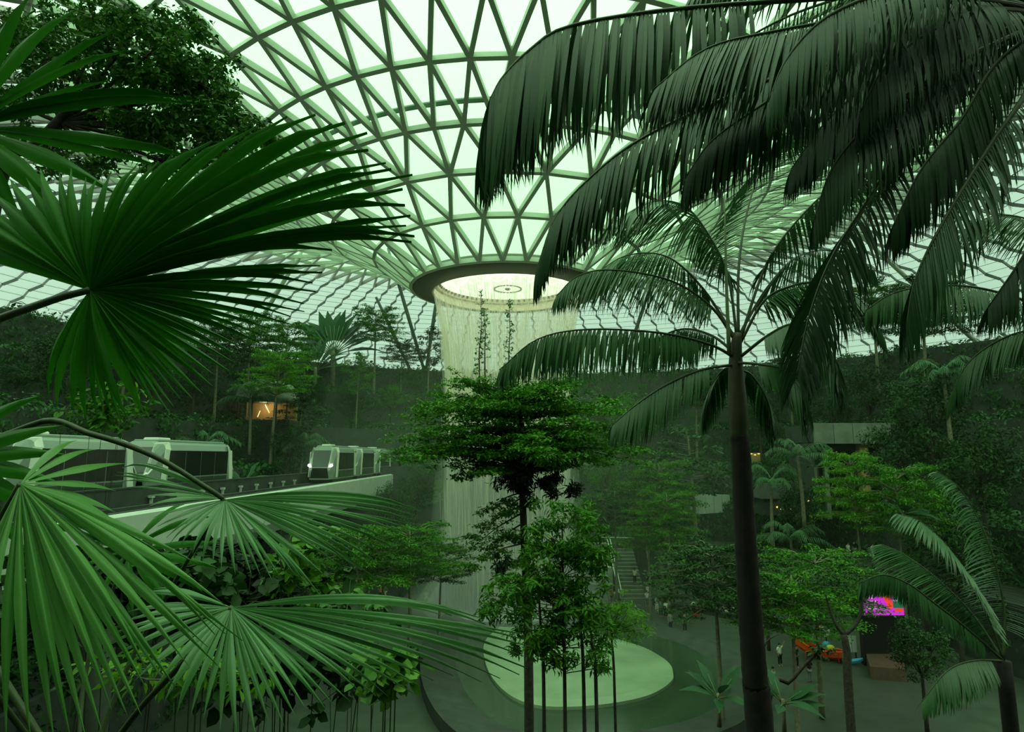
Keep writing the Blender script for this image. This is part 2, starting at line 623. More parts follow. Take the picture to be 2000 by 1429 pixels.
ocu = thing('oculus_ring', 'dark bronze oculus ring round the bright basin above the waterfall', 'ring', OC + V((0, 0, EYE + 18.3)))
oi = inv(ocu)
b = MB(); lathe(b, [(8.62, 18.35), (8.75, 18.25), (10.75, 18.75), (10.95, 19.0), (10.95, 19.6), (10.5, 19.8), (8.62, 20.2), (8.62, 18.35)])
b.build('collar', M['ring'], ocu, oi, True)
b = MB(); lathe(b, [(8.60, 18.36), (8.42, 18.4), (8.36, 18.9), (8.36, 19.25), (8.60, 19.25)])
b.build('inner_lip', M['cream'], ocu, oi)
b = MB(); lathe(b, [(8.60, 19.26), (8.05, 19.3), (7.9, 19.75), (8.60, 19.85)])
b.build('upper_lip', M['cream'], ocu, oi)
b = MB(); lathe(b, [(7.95, 19.8), (6.0, 19.55), (3.5, 19.3), (1.5, 19.15), (.02, 19.1)])
b.build('basin', M['basin'], ocu, oi, True)
b = MB(); b.box((-.16, -.09, -.05), (.16, .09, .05))
clip_me = b.mesh('clip', M['concrete'])
b = MB(); b.box((-.12, -.12, -.12), (.12, .12, .12))
block_me = b.mesh('weir_block', M['brown_roof'])
for nm, me, num, r, z in (('clip', clip_me, 24, 1.55, 19.02), ('weir_block', block_me, 72, 7.85, 19.62)):
    for k in range(num):
        a = 2 * PI * k / num
        o = link(bpy.data.objects.new(nm, me), ocu, oi)
        o.matrix_basis = Matrix.Translation((OC.x + r * math.cos(a), OC.y + r * math.sin(a), EYE + z)) @ Matrix.Rotation(a + PI / 2, 4, 'Z')
b = MB()
b.tube([(OC.x, OC.y, EYE + 18.9), (OC.x, OC.y, EYE + 19.0), (OC.x, OC.y, EYE + 19.12)], [.2, .34, .3], 10)
b.build('hub', M['concrete'], ocu, oi)


def fall_r(z):
    pts = [(-16.3, 5.7), (-10, 5.85), (-3.3, 6.1), (2.3, 6.4), (7, 6.65), (10.9, 6.95), (14, 7.4), (16.5, 7.9), (18.3, 8.36)]
    for (z0, r0), (z1, r1) in zip(pts, pts[1:]):
        if z <= z1: return r0 + (r1 - r0) * (z - z0) / (z1 - z0)
    return 8.36


wf = thing('waterfall', 'tall round waterfall pouring from the oculus ring to the pool', 'waterfall', OC)
wi = inv(wf)
# thousands of thin falling streaks
vs, fs = [], []
for k in range(13000):
    a = RS.rand() * 2 * PI
    L = 1.2 + 4.5 * RS.rand()
    z1 = 18.3 - RS.rand() ** 1.0 * 34.0
    z0 = max(z1 - L, -16.2)
    if z1 - z0 < .4: continue
    jr = RS.normal() * .15 * (1 + max(0, 18.3 - z1) * .10)
    yaw = RS.rand() * PI
    wd = (.022 + .05 * RS.rand()) * (1 + (18.3 - z1) * .03)
    dx, dy = math.cos(yaw) * wd / 2, math.sin(yaw) * wd / 2
    o = len(vs)
    for q, z in enumerate((z1, (z0 * .4 + z1 * .6), z0)):
        r = fall_r(z) + jr
        x, y = OC.x + r * math.cos(a), OC.y + r * math.sin(a)
        s = (.4, 1, .2)[q]
        vs += [(x - dx * s, y - dy * s, EYE + z), (x + dx * s, y + dy * s, EYE + z)]
    fs += [(o, o + 1, o + 3, o + 2), (o + 2, o + 3, o + 5, o + 4)]
tag(link(bpy.data.objects.new('falling_streaks', np_mesh('falling_streaks', np.array(vs), np.array(fs), M['water'])), wf, wi), kind='stuff')
for dr, z_top in ((0.0, 18.3), (-.7, 17.8)):
    b = MB(); lathe(b, [(fall_r(z) + dr, z) for z in (z_top, 16.5, 14, 11, 7, 2, -3, -9, -16.2)], 96)
    b.build('water_sheet', M['water_sheet'], wf, wi, True)

# ------------------------------------------------------------------ valley floor, pool and planted terraces
CX, CY = 8.0, 56.0
TER = [(30, 5.0), (37, 9.5), (43, 14.5), (49, 20.0), (56, 26.0), (63, 31.5)]
A_LO, A_HI = -PI / 2, PI / 2


def outline(R, n=48, y_end=-14.0):
    """far half circle with straight flanks that run towards the viewer; from the left flank to the right one"""
    pts = [(CX - R, y_end)]
    pts += [(CX - R, y_end + (CY - y_end) * t / 6) for t in range(1, 6)]
    for k in range(n + 1):
        a = PI - PI * k / n
        pts.append((CX + R * math.cos(a), CY + R * math.sin(a)))
    pts += [(CX + R, CY - (CY - y_end) * t / 6) for t in range(1, 7)]
    return pts


b = MB()
fo = outline(31)
b.add([(x, y, 0) for x, y in fo], [tuple(range(len(fo) - 1, -1, -1))])
floor = tag(b.build('floor', M['paving']), 'dark paved plaza floor round the pool', kind='structure')
terraces = []
for k, (R, z) in enumerate(TER):
    z0 = TER[k - 1][1] if k else 0.0
    R2 = TER[k + 1][0] + .5 if k + 1 < len(TER) else 84
    A, B2 = outline(R), outline(R2)
    n = len(A)
    b = MB()
    b.add([(x, y, z) for x, y in A] + [(x, y, z) for x, y in B2], [(i, i + 1, n + i + 1, n + i) for i in range(n - 1)], 0)
    W2 = outline(R - .35)
    b.add([(x, y, z0 - .3) for x, y in W2] + [(x, y, z + .35) for x, y in W2] + [(x, y, z + .35) for x, y in A] + [(x, y, z - .1) for x, y in A],
          [f for i in range(n - 1) for f in ((i, i + 1, n + i + 1, n + i), (n + i, n + i + 1, 2 * n + i + 1, 2 * n + i), (2 * n + i, 2 * n + i + 1, 3 * n + i + 1, 3 * n + i))], 1)
    t = tag(b.build('terrace', [M['soil'], M['dark_concrete']]), 'planted terrace step with a dark stone wall', kind='structure')
    terraces.append(t)
b = MB(); b.box((-90, -16, -1), (110, -15, 46))  # unseen wall, added to keep light from behind off the foreground
tag(b.build('back_light_blocker', M['dark_concrete']), 'unseen dark wall added behind the viewpoint to darken the foreground', kind='structure')
b = MB(); b.box((-30, -15, 3.0), (46, 24, 4.0)); b.box((-12, -15, 4.0), (14, 1.5, 14.4))
tag(b.build('terrace', M['soil']), 'planted terrace at the viewpoint', kind='structure')

# pool: a rounded basin whose dark rim sweeps across the right foreground
pool_pts = []
for px, py in ((900, 1188), (1010, 1192), (1110, 1196), (1190, 1203), (1241, 1216), (1300, 1231), (1365, 1250), (1430, 1280), (1470, 1306), (1492, 1335), (1500, 1372),
               (1440, 1429), (1300, 1470), (1100, 1490), (940, 1470), (850, 1400), (820, 1310), (840, 1230)):
    p = atz(px, py, .45)
    pool_pts.append(V((p.x, p.y, 0)))
loop = spline(pool_pts + [pool_pts[0]], 73)[:-1]
cen = sum(loop, V((0, 0, 0))) / len(loop)
pool = thing('pool', 'wide dark-rimmed pool of pale misty water under the waterfall', 'pool', cen)
pi_ = inv(pool)
inner = [cen + (p - cen) * .955 for p in loop]
inner2 = [cen + (p - cen) * .78 for p in loop]
n = len(loop)
b = MB()
b.add([(p.x, p.y, 0.0) for p in loop] + [(p.x, p.y, .85) for p in loop] + [(p.x, p.y, .85) for p in inner] + [(p.x, p.y, .35) for p in inner2],
      [f for i in range(n) for q in range(3) for f in ((q * n + i, q * n + (i + 1) % n, (q + 1) * n + (i + 1) % n, (q + 1) * n + i),)])
b.build('rim', M['dark_concrete'], pool, pi_)
b = MB()
b.add([(p.x, p.y, .42) for p in [cen + (q_ - cen) * .83 for q_ in loop]], [tuple(range(n))])
b.build('water_surface', M['pool'], pool, pi_)
b = MB()
q0 = [cen + (q_ - cen) * .56 + V((-1.2, -.5, 0)) for q_ in loop]
q1 = [cen + (q_ - cen) * .50 + V((-1.2, -.5, 0)) for q_ in loop]
b.add([(p.x, p.y, .30) for p in q0] + [(p.x, p.y, .62) for p in q0] + [(p.x, p.y, .70) for p in q1], [(t_ * n + i, t_ * n + (i + 1) % n, (t_ + 1) * n + (i + 1) % n, (t_ + 1) * n + i) for t_ in (0, 1) for i in range(n)] + [tuple(2 * n + i for i in range(n))])
b.build('pale_basin', M['funnel'], pool, pi_)
b = MB()
for k in range(3):
    lathe(b, [(4.2 + 1.0 * k, -15.65), (4.9 + 1.0 * k, -15.35), (5.5 + 1.0 * k, -15.70)], 64)
tag(b.build('foam_ring', M['foam'], pool, pi_), kind='stuff')


# ------------------------------------------------------------------ terrace planting: massed small plants nobody could count
def flank_point(R, s):
    """s in 0..1 along outline; returns point and outward normal"""
    leg = CY - 8
    arc = PI * R
    tot = 2 * leg + arc
    d = s * tot
    if d < leg: return CX - R, 8 + d, -1.0, 0.0
    if d < leg + arc:
        a = PI - (d - leg) / R
        return CX + R * math.cos(a), CY + R * math.sin(a), math.cos(a), math.sin(a)
    return CX + R, CY - (d - leg - arc), 1.0, 0.0


def in_view(x, y, z, m=60):
    p = proj((x, y, z))
    return p is not None and -m < p[0] < 2000 + m and -m * 4 < p[1] < 1429 + m


for k, (R, z) in enumerate(TER):
    z0 = TER[k - 1][1] if k else 0.0
    R2 = TER[k + 1][0] if k + 1 < len(TER) else 74
    lv, lb = Leaves(), Leaves()
    for q in range(1500 if k else 700):
        s = RS.rand()
        rr = R + .5 + (R2 - R - 1.2) * RS.rand() ** 1.3
        x, y, nx, ny = flank_point(rr, s)
        if not in_view(x, y, z + 1): continue
        if -28.5 < x < -15.5 and y < 98 and z > 9: continue
        if k == 0 and (rr < R + 2.2 and x > 10 or x > 24): continue         # the path with people
        dist = math.hypot(x, y)
        leaf = (.20 + .28 * RS.rand()) * (1 + dist / 140)
        h = (.4 + 1.1 * RS.rand() ** 1.5)
        rad = .7 + 1.1 * RS.rand()
        tone = RS.rand() * .5
        n = int(15 + 24 * rad)
        (lb if RS.rand() < .16 else lv).clump((x, y, z + h * .4), (rad, rad, h), n, leaf, tone, .5, .3 + .3 * RS.rand(), .3)
    for q in range(1700 if k else 500):          # hanging plants on the wall below
        s = RS.rand()
        x, y, nx, ny = flank_point(R - .5, s)
        zz = z0 + (z - z0 + .3) * RS.rand()
        if not in_view(x, y, zz): continue
        if -28.5 < x < -15.5 and y < 98 and z > 9: continue
        if math.sin(s * 61 + k * 2.1) + .7 * math.sin(s * 23 + zz * .5) > 1.15: continue   # bare stone patches
        leaf = (.18 + .2 * RS.rand()) * (1 + math.hypot(x, y) / 140)
        lv.clump((x - nx * .1, y - ny * .1, zz), (.9 * abs(ny) + .35, .9 * abs(nx) + .35, .8), 18, leaf, RS.rand() * .45, .35, .4, 1.0)
    tag(link(bpy.data.objects.new('planting', lv.mesh('planting', M['leaf_ground'])), terraces[k]), kind='stuff')
    if lb.P:
        tag(link(bpy.data.objects.new('planting', lb.mesh('planting', M['leaf_blue'])), terraces[k]), kind='stuff')

# ------------------------------------------------------------------ palms: leaflet meshes shared by every frond
def strip_mesh(name, m, bend, fold=.22, seg=7, widest=.35, tipw=.06, basew=.35, arch=False):
    """unit leaf strip along +X, folded along its middle; bends towards -Z (or arches up and back to the chord)"""
    vs, fs = [], []
    for i in range(seg + 1):
        t = i / seg
        if t < widest: wd = basew + (1 - basew) * math.sin(t / widest * PI / 2)
        else: wd = tipw + (1 - tipw) * (1 - ((t - widest) / (1 - widest)) ** 1.6)
        if i == seg: wd = .02
        if arch: x, z = t, bend * 4 * t * (1 - t) * (1 - .25 * t)
        else:
            x = t - .35 * bend * t ** 3
            z = -bend * t ** 2.2
        vs += [(x, -wd / 2, z - fold * wd * 0), (x, 0, z), (x, wd / 2, z)]
    for i in range(seg):
        o = i * 3
        fs += [(o, o + 3, o + 4, o + 1), (o + 1, o + 4, o + 5, o + 2)]
    v = np.array(vs)
    me = np_mesh(name, v, np.array(fs), m, None, False)
    return me, v, np.array(fs)


def folded(name, m, bend, **kw):
    me, v, f = strip_mesh(name, m, bend, **kw)
    return me, v, f


LEAFLET = [folded('leaflet', M['feather'], bd) for bd in (.18, .38, .62)]
LEAFLET_SHADED = [folded('leaflet', M['feather_dark'], bd) for bd in (.18, .38, .62)]
LEAF_SET = LEAFLET


def leaflet_matrix(p, d, up, L, W, fold):
    x = d.normalized()
    z = up - x * up.dot(x)
    if z.length < .02: z = V((0, -1, 0)) - x * x.y * -1
    z.normalize()
    y = z.cross(x)
    return Matrix.Translation(p) @ Matrix((x * L, y * W, z * L)).transposed().to_4x4()


class Joined:
    """many leaflets joined into one mesh"""
    def __init__(s): s.v, s.f, s.n = [], [], 0

    def add(s, v, f, mtx):
        a = np.array(mtx)
        s.v.append(v @ a[:3, :3].T + a[:3, 3]); s.f.append(f + s.n); s.n += len(v)

    def build(s, name, m, parent, pinv):
        v, f = np.concatenate(s.v), np.concatenate(s.f)
        o = link(bpy.data.objects.new(name, np_mesh(name, v, f, m, np.zeros(len(v)))), parent, pinv)
        return tag(o, kind='stuff')


def frond(root, pinv, pts, n, L, W, single=True, joined=None, hang=.55, fwd=.45, spread=.75, mats=None, t0=.14,
          rad=.022, bends=(0, 0, 1), stem='stem', shape=(.45, .62), dens=1.85):
    """feather frond: a tapering rachis with two rows of leaflets"""
    mb = MB()
    cur = spline(pts, 26)
    mb.tube(cur, [rad * (1 - .85 * i / 25) + .002 for i in range(26)], 6)
    fr = mb.build('frond', M[stem], root, pinv, True)
    fine = spline(pts, 241)
    n, W, L = int(n * dens), W * .46, L * 1.25
    for i in range(n):
        t = t0 + (1 - t0) * (i + .5) / n
        k = int(t * 239)
        p = fine[k]
        T = (fine[k + 1] - fine[k]).normalized()
        side = T.cross(V((0, 0, 1)))
        if side.length < .15: side = T.cross(V((0, 1, .2)))
        side.normalize()
        u = (t - t0) / (1 - t0)
        prof = shape[0] + (1 - shape[0]) * math.sin(PI * min(1, u * .9 + .08)) if u < .6 else max(.28, 1 - (u - .6) * (1 - shape[1]) / .4 * 1.5)
        for sg in (-1, 1):
            if random.random() < .04: continue
            jit = V((random.uniform(-1, 1), random.uniform(-1, 1), random.uniform(-1, 1))) * .03
            d = side * sg * spread + T * (fwd + .5 * u * u) + V((0, 0, -hang)) + jit
            q = random.choice(bends)
            me, v, f = LEAF_SET[q]
            mtx = leaflet_matrix(p + jit * .05, d, V((0, 0, 1)) + side * sg * .25, L * prof * random.uniform(.94, 1.05), W * random.uniform(.85, 1.1), .2)
            if joined is not None: joined.add(v, f, mtx)
            else:
                o = bpy.data.objects.new('leaflet', me)
                link(o, fr)
                o.matrix_basis = mtx
    return fr


def P(*a):
    return [at(*q) for q in a]


def bark_rings(mb, pts, rad, n=12):
    mb.tube(pts, rad, n)


# ---- the tall feather palm right of the middle
root = thing('feather_palm', 'tall feather palm with a slim dark trunk right of the waterfall', 'palm', (at(1490, 1429, 9.0).x, 9.0, 4.0))
ip = inv(root)
tk = P((1482, 1400, 9.05), (1475, 1330, 9.03), (1464, 1180, 9.0), (1454, 1020, 9.0), (1447, 880, 9.0), (1443, 850, 9.0))
base = V((tk[0].x + .35, 9.1, 4.0))
cur = spline([base, base.lerp(tk[0], .5) + V((-.05, 0, 0))] + tk, 60)
mb = MB()
mb.tube(cur, [.20 - .085 * (i / 59) + (.008 if i % 2 else 0) for i in range(60)], 12)
mb.build('trunk', M['palm_trunk'], root, ip, True)
mb = MB()
mb.tube(spline(P((1444, 862, 9.0), (1441, 800, 9.0), (1438, 740, 9.0), (1437, 690, 9.0), (1440, 650, 9.0)), 16),
        [.105, .118, .13, .135, .135, .132, .125, .118, .112, .105, .098, .09, .085, .08, .072, .06], 12)
mb.build('crownshaft', M['palm_shaft'], root, ip, True)
mb = MB()
mb.tube(spline(P((1424, 690, 8.9), (1419, 560, 9.0), (1417, 470, 9.1), (1415, 385, 9.2)), 12), [.03 - .002 * i for i in range(12)], 6)
tag(mb.build('spear_leaf', M['stem_pale'], root, ip, True), 'yellow-green unopened spear leaf')
J = Joined()
frond(root, ip, P((1438, 700, 9), (1385, 672, 8.8), (1290, 650, 8.5), (1150, 643, 8.2), (1050, 662, 8.05), (975, 722, 7.9)), 68, .62, .075, hang=1.1, spread=.32, fwd=.2, t0=.26, bends=(0, 1))
frond(root, ip, P((1436, 712, 9), (1370, 722, 8.7), (1300, 752, 8.5), (1240, 792, 8.3), (1196, 830, 8.2)), 40, .62, .07, joined=J, hang=.8, spread=.5, t0=.2)
frond(root, ip, P((1440, 672, 9), (1390, 600, 9), (1310, 548, 8.9), (1200, 527, 8.8), (1130, 538, 8.7), (1086, 578, 8.6)), 50, .62, .07, joined=J, hang=.85, spread=.4, t0=.2)
frond(root, ip, P((1440, 665, 9), (1422, 540, 9.2), (1385, 460, 9.3), (1337, 402, 9.4), (1270, 395, 9.4), (1190, 440, 9.3)), 60, 1.0, .07, joined=J, hang=.45, spread=.7, fwd=.45, t0=.2)
frond(root, ip, P((1442, 665, 9.1), (1443, 520, 9.4), (1460, 410, 9.8), (1489, 325, 10.1), (1530, 265, 10.3), (1580, 250, 10.4)), 60, 1.0, .07, joined=J, hang=.45, spread=.7, fwd=.45, t0=.2)
frond(root, ip, P((1444, 668, 9.1), (1500, 510, 9.3), (1578, 408, 9.3), (1650, 350, 9.3), (1720, 330, 9.2)), 60, .95, .07, joined=J, hang=.4, spread=.7, fwd=.45, t0=.2)
frond(root, ip, P((1446, 670, 9), (1490, 590, 8.9), (1540, 560, 8.8), (1607, 552, 8.7), (1680, 585, 8.6), (1725, 655, 8.5)), 50, .65, .065, joined=J, hang=.7, spread=.5, t0=.2)
frond(root, ip, P((1448, 695, 8.9), (1500, 655, 8.5), (1550, 632, 8.1), (1600, 650, 7.8), (1632, 710, 7.6), (1640, 780, 7.5)), 50, .62, .07, joined=J, hang=.75, spread=.5, t0=.18)
frond(root, ip, P((1442, 708, 8.9), (1490, 712, 8.6), (1530, 722, 8.4), (1565, 765, 8.2), (1575, 830, 8.1)), 40, .55, .065, joined=J, hang=.8, spread=.5, t0=.2)
frond(root, ip, P((1436, 690, 9.2), (1390, 655, 9.5), (1335, 642, 9.8), (1285, 662, 10), (1258, 700, 10.1)), 36, .55, .065, joined=J, hang=.8, spread=.5, t0=.2)
frond(root, ip, P((1436, 715, 9.2), (1410, 725, 9.6), (1385, 765, 9.9), (1372, 820, 10)), 30, .55, .065, joined=J, hang=.8, spread=.5, t0=.2)
frond(root, ip, P((1442, 720, 9.2), (1470, 735, 9.5), (1500, 785, 9.8), (1512, 850, 9.9)), 30, .55, .065, joined=J, hang=.8, spread=.5, t0=.2)
frond(root, ip, P((1440, 660, 9.3), (1500, 560, 9.8), (1560, 500, 10.4), (1640, 490, 10.8), (1710, 530, 11)), 44, .7, .065, joined=J, hang=.6, spread=.55, t0=.2)
frond(root, ip, P((1436, 660, 9.3), (1370, 560, 9.7), (1300, 500, 10.1), (1220, 500, 10.4), (1150, 545, 10.5)), 44, .7, .065, joined=J, hang=.6, spread=.55, t0=.2)
J.build('leaflets', M['feather_i'], root, ip)

LEAF_SET = LEAFLET_SHADED
# ---- a nearer feather palm whose crown is beyond the upper right corner
hub = at(2070, 30, 5.6)
root = thing('feather_palm', 'near shaded feather palm hanging over the upper right corner', 'palm', (hub.x + .5, 5.7, 4.0))
ip = inv(root)
mb = MB()
mb.tube(spline([V((hub.x + .5, 5.7, 4.0)), V((hub.x + .35, 5.7, 10)), V((hub.x + .1, 5.65, 15)), hub], 40), [.17 - .002 * i + (.006 if i % 2 else 0) for i in range(40)], 12)
mb.build('trunk', M['palm_trunk'], root, ip, True)
J = Joined()
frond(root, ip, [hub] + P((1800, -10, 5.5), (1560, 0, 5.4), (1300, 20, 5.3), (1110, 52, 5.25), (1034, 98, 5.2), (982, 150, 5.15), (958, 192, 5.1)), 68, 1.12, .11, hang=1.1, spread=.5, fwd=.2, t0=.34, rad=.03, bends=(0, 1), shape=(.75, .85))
frond(root, ip, [hub] + P((1850, 40, 5.7), (1600, 120, 5.9), (1420, 190, 6.0), (1254, 270, 6.1), (1158, 342, 6.1), (1086, 423, 6.1), (1050, 520, 6.1)), 74, .85, .085, joined=J, hang=.9, spread=.5, fwd=.3, t0=.2, rad=.028)
frond(root, ip, [hub] + P((1850, 60, 5.5), (1700, 90, 5.4), (1593, 139, 5.3), (1477, 212, 5.3), (1390, 275, 5.3), (1340, 345, 5.3)), 70, .72, .06, joined=J, hang=.9, spread=.4, fwd=.25, t0=.22, rad=.026)
frond(root, ip, [hub] + P((1890, 110, 5.2), (1780, 180, 5.0), (1690, 250, 4.9), (1625, 330, 4.9), (1590, 430, 4.9)), 66, .66, .055, joined=J, hang=.8, spread=.5, fwd=.3, t0=.2, rad=.026)
frond(root, ip, [hub] + P((1850, -20, 6.2), (1650, 40, 6.4), (1480, 90, 6.5), (1350, 140, 6.6), (1285, 210, 6.6)), 66, .9, .08, joined=J, hang=.9, spread=.4, fwd=.25, t0=.22, rad=.026)
frond(root, ip, [hub] + P((1960, 80, 6.6), (1823, 197, 6.5), (1691, 397, 6.4), (1622, 509, 6.3), (1580, 620, 6.2), (1556, 740, 6.1)), 80, .90, .065, joined=J, hang=.35, spread=.75, fwd=.45, t0=.18, rad=.03)
frond(root, ip, [hub] + P((2010, 170, 4.9), (1930, 290, 4.8), (1850, 420, 4.7), (1790, 540, 4.7), (1770, 640, 4.7)), 66, .62, .055, joined=J, hang=.6, spread=.6, fwd=.4, t0=.2, rad=.026)
frond(root, ip, [hub] + P((1900, -40, 4.8), (1750, -20, 4.6), (1620, 30, 4.5), (1540, 110, 4.5), (1500, 200, 4.5)), 60, .62, .06, joined=J, hang=.9, spread=.45, fwd=.3, t0=.2, rad=.026)
frond(root, ip, [hub] + P((1930, 20, 5.0), (1820, 60, 4.9), (1730, 130, 4.8), (1680, 220, 4.8)), 56, .62, .06, joined=J, hang=.8, spread=.5, fwd=.3, t0=.15, rad=.026)
frond(root, ip, [hub] + P((2120, 150, 5.2), (2080, 320, 5.1), (2010, 480, 5.0), (1930, 600, 5.0)), 60, .62, .06, joined=J, hang=.7, spread=.6, fwd=.35, t0=.15, rad=.026)
for pts_, n_, L_ in ((((1900, 0, 5.0), (1700, 30, 4.9), (1520, 60, 4.9), (1380, 95, 4.9), (1275, 175, 4.9)), 60, .8), (((1850, 90, 6.0), (1720, 150, 6.1), (1620, 230, 6.1), (1545, 330, 6.1)), 60, .8),
                    (((1950, 120, 5.6), (1880, 230, 5.6), (1800, 330, 5.6), (1740, 450, 5.6)), 60, .75), (((1900, 60, 6.8), (1760, 80, 6.9), (1640, 100, 7.0), (1500, 160, 7.0), (1430, 270, 7.0)), 60, 1.0),
                    (((1960, 40, 6.2), (1860, 100, 6.2), (1780, 200, 6.2), (1730, 320, 6.2)), 60, .8)):
    frond(root, ip, [hub] + P(*pts_), n_, L_, .075, joined=J, hang=.75, spread=.5, fwd=.3, t0=.15, rad=.026)
for az, up_, dy in ((PI, 1.0, -.8), (PI, .9, .7), (2.7, 1.1, 1.6), (3.6, 1.0, -1.6), (1.6, .9, 0), (4.6, .9, 0), (0.2, .8, 0), (.9, .9, 0), (5.6, .9, 0), (2.2, .9, 0)):
    hx, hy = math.cos(az), math.sin(az)
    h0 = hub + V((0, dy * .1, 0))
    frond(root, ip, [h0, h0 + V((hx * .7, hy * .7 + dy * .3, up_)), h0 + V((hx * 1.7, hy * 1.7 + dy * .7, up_ * 1.45)), h0 + V((hx * 2.7, hy * 2.7 + dy, up_ * 1.35)), h0 + V((hx * 3.4, hy * 3.4 + dy, up_ * .9))], 50, .7, .075, joined=J, hang=.7, spread=.55, fwd=.3, rad=.026)
J.build('leaflets', M['feather_shaded_i'], root, ip)

LEAF_SET = LEAFLET
# ---- a palm beyond the right edge that reaches in with one pale frond
hub = at(2120, 640, 8.2)
root = thing('feather_palm', 'feather palm at the right edge with one pale arching frond', 'palm', (hub.x, 8.2, 4.0))
ip = inv(root)
mb = MB()
mb.tube(spline([V((hub.x + .2, 8.2, 4.0)), V((hub.x + .1, 8.2, 10)), hub], 30), [.15 - .002 * i for i in range(30)], 10)
mb.build('trunk', M['palm_trunk'], root, ip, True)
J = Joined()
frond(root, ip, [hub] + P((2010, 590, 8.1), (1910, 562, 8.0), (1823, 558, 7.9), (1745, 572, 7.8), (1690, 606, 7.7)), 56, .62, .07, hang=.8, spread=.5, fwd=.3, t0=.15)
frond(root, ip, [hub] + P((2040, 640, 8.4), (1960, 660, 8.6), (1890, 710, 8.8), (1850, 790, 8.9)), 44, .55, .065, joined=J, hang=.8, spread=.5)
frond(root, ip, [hub] + P((2090, 520, 8.4), (2030, 440, 8.6), (1950, 420, 8.8), (1880, 450, 8.9)), 44, .6, .065, joined=J, hang=.7, spread=.5)
J.build('leaflets', M['feather_i'], root, ip)

# ---- palm with broad arching fronds in the lower right corner
hub = at(1960, 1290, 12.0)
root = thing('feather_palm', 'low palm with broad arching fronds in the lower right corner', 'palm', (hub.x, 12.0, 4.0))
ip = inv(root)
mb = MB(); mb.tube(spline([V((hub.x, 12, 4.0)), V((hub.x, 12, 7)), hub], 20), [.16 - .002 * i for i in range(20)], 10)
mb.build('trunk', M['palm_trunk'], root, ip, True)
J = Joined()
frond(root, ip, [hub] + P((1880, 1220, 11.6), (1823, 1176, 11.4), (1775, 1140, 11.2), (1725, 1122, 11.1), (1678, 1138, 11.0)), 60, .36, .075, hang=1.0, spread=.3, fwd=.15, bends=(0, 1), t0=.1, shape=(.7, .9))
frond(root, ip, [hub] + P((1920, 1180, 12), (1860, 1080, 12), (1800, 1020, 12), (1750, 1002, 12)), 54, .7, .085, joined=J, hang=.5, spread=.6, fwd=.4)
frond(root, ip, [hub] + P((1900, 1200, 12.4), (1830, 1130, 12.8), (1770, 1085, 13.2), (1722, 1062, 13.5)), 54, .7, .085, joined=J, hang=.5, spread=.6, fwd=.4)
frond(root, ip, [hub] + P((1960, 1180, 12.2), (1930, 1060, 12.4), (1880, 960, 12.6), (1830, 920, 12.7)), 54, .7, .085, joined=J, hang=.5, spread=.6, fwd=.4)
frond(root, ip, [hub] + P((1900, 1290, 11.6), (1850, 1310, 11.4), (1800, 1370, 11.2)), 44, .6, .08, joined=J, hang=.6, spread=.6, fwd=.4)
J.build('leaflets', M['feather_i'], root, ip)

# ------------------------------------------------------------------ fan palms on the left
def fan_leaf(root, pinv, hubp, petiole, tips, nrm, m, arch=.10, wk=1.0, widest=.56, fold=.16, key='', stem='stem', prad=.02, maxw=.2, dens=False):
    """pleated fan: every segment is a folded strip from the hub to its own tip"""
    key = m
    mb = MB()
    mb.tube(spline(petiole + [hubp], 20), [prad * (1.25 - .4 * i / 19) for i in range(20)], 8)
    lf = mb.build('fan_leaf', M[stem], root, pinv, True)
    N = V(nrm).normalized()
    if dens:
        t2 = []
        for i_, a_ in enumerate(tips):
            t2.append(a_)
            if i_ + 1 < len(tips):
                b_ = tips[i_ + 1]
                if (a_ - hubp).angle(b_ - hubp) > (.05 if m != 'fan' else .075):
                    m_ = a_.lerp(b_, random.uniform(.4, .6))
                    t2.append(hubp + (m_ - hubp) * random.uniform(.94, 1.06))
        tips = t2
    dirs = [(t - hubp) for t in tips]
    for i, d in enumerate(dirs):
        L = d.length
        x = d.normalized()
        gaps = []
        for j in (i - 1, i + 1):
            if 0 <= j < len(dirs): gaps.append(min(.30, x.angle(dirs[j].normalized())))
        g = sum(gaps) / len(gaps)
        W = min(maxw, wk * 2 * math.tan(g / 2) * widest * L * 1.08)
        W = max(W, .035)
        me = FANMESH[(key, random.randrange(3))]
        z = (N - x * N.dot(x)).normalized()
        y = z.cross(x)
        o = bpy.data.objects.new('segment', me)
        link(o, lf)
        o.matrix_basis = Matrix.Translation(hubp) @ Matrix((x * L, y * W, z * L * random.uniform(.75, 1.25))).transposed().to_4x4()
    return lf


FANMESH = {}
for key in ('fan', 'fan_low', 'fan_light'):
    for q, ar in enumerate((.04, .07, .10) if key == 'fan' else (.03, .06, .09)):
        vs, fs = [], []
        seg = 12
        for i in range(seg + 1):
            t = i / seg
            wd = .06 + .94 * t / .52 if t < .52 else max(.015, 1 - ((t - .52) / .48) ** 1.25)
            z = ar * 4 * t * (1 - t) * (.6 + .6 * t)
            h = (.032 if key == 'fan' else .014) * min(1, t * 4) * (1 if t < .9 else .4)
            vs += [(t, -wd / 2, z), (t, -wd / 4, z + h * .4), (t, 0, z + h), (t, wd / 4, z + h * .4), (t, wd / 2, z)]
        for i in range(seg):
            o = i * 5
            for c in range(4): fs.append((o + c, o + 5 + c, o + 6 + c, o + c + 1))
        FANMESH[(key, q)] = np_mesh('segment', np.array(vs), np.array(fs), M[key])


def T(lst, dy):
    """tips as (px, py, extra depth)"""
    return [at(t[0], t[1], dy + (t[2] if len(t) > 2 else 0)) for t in lst]


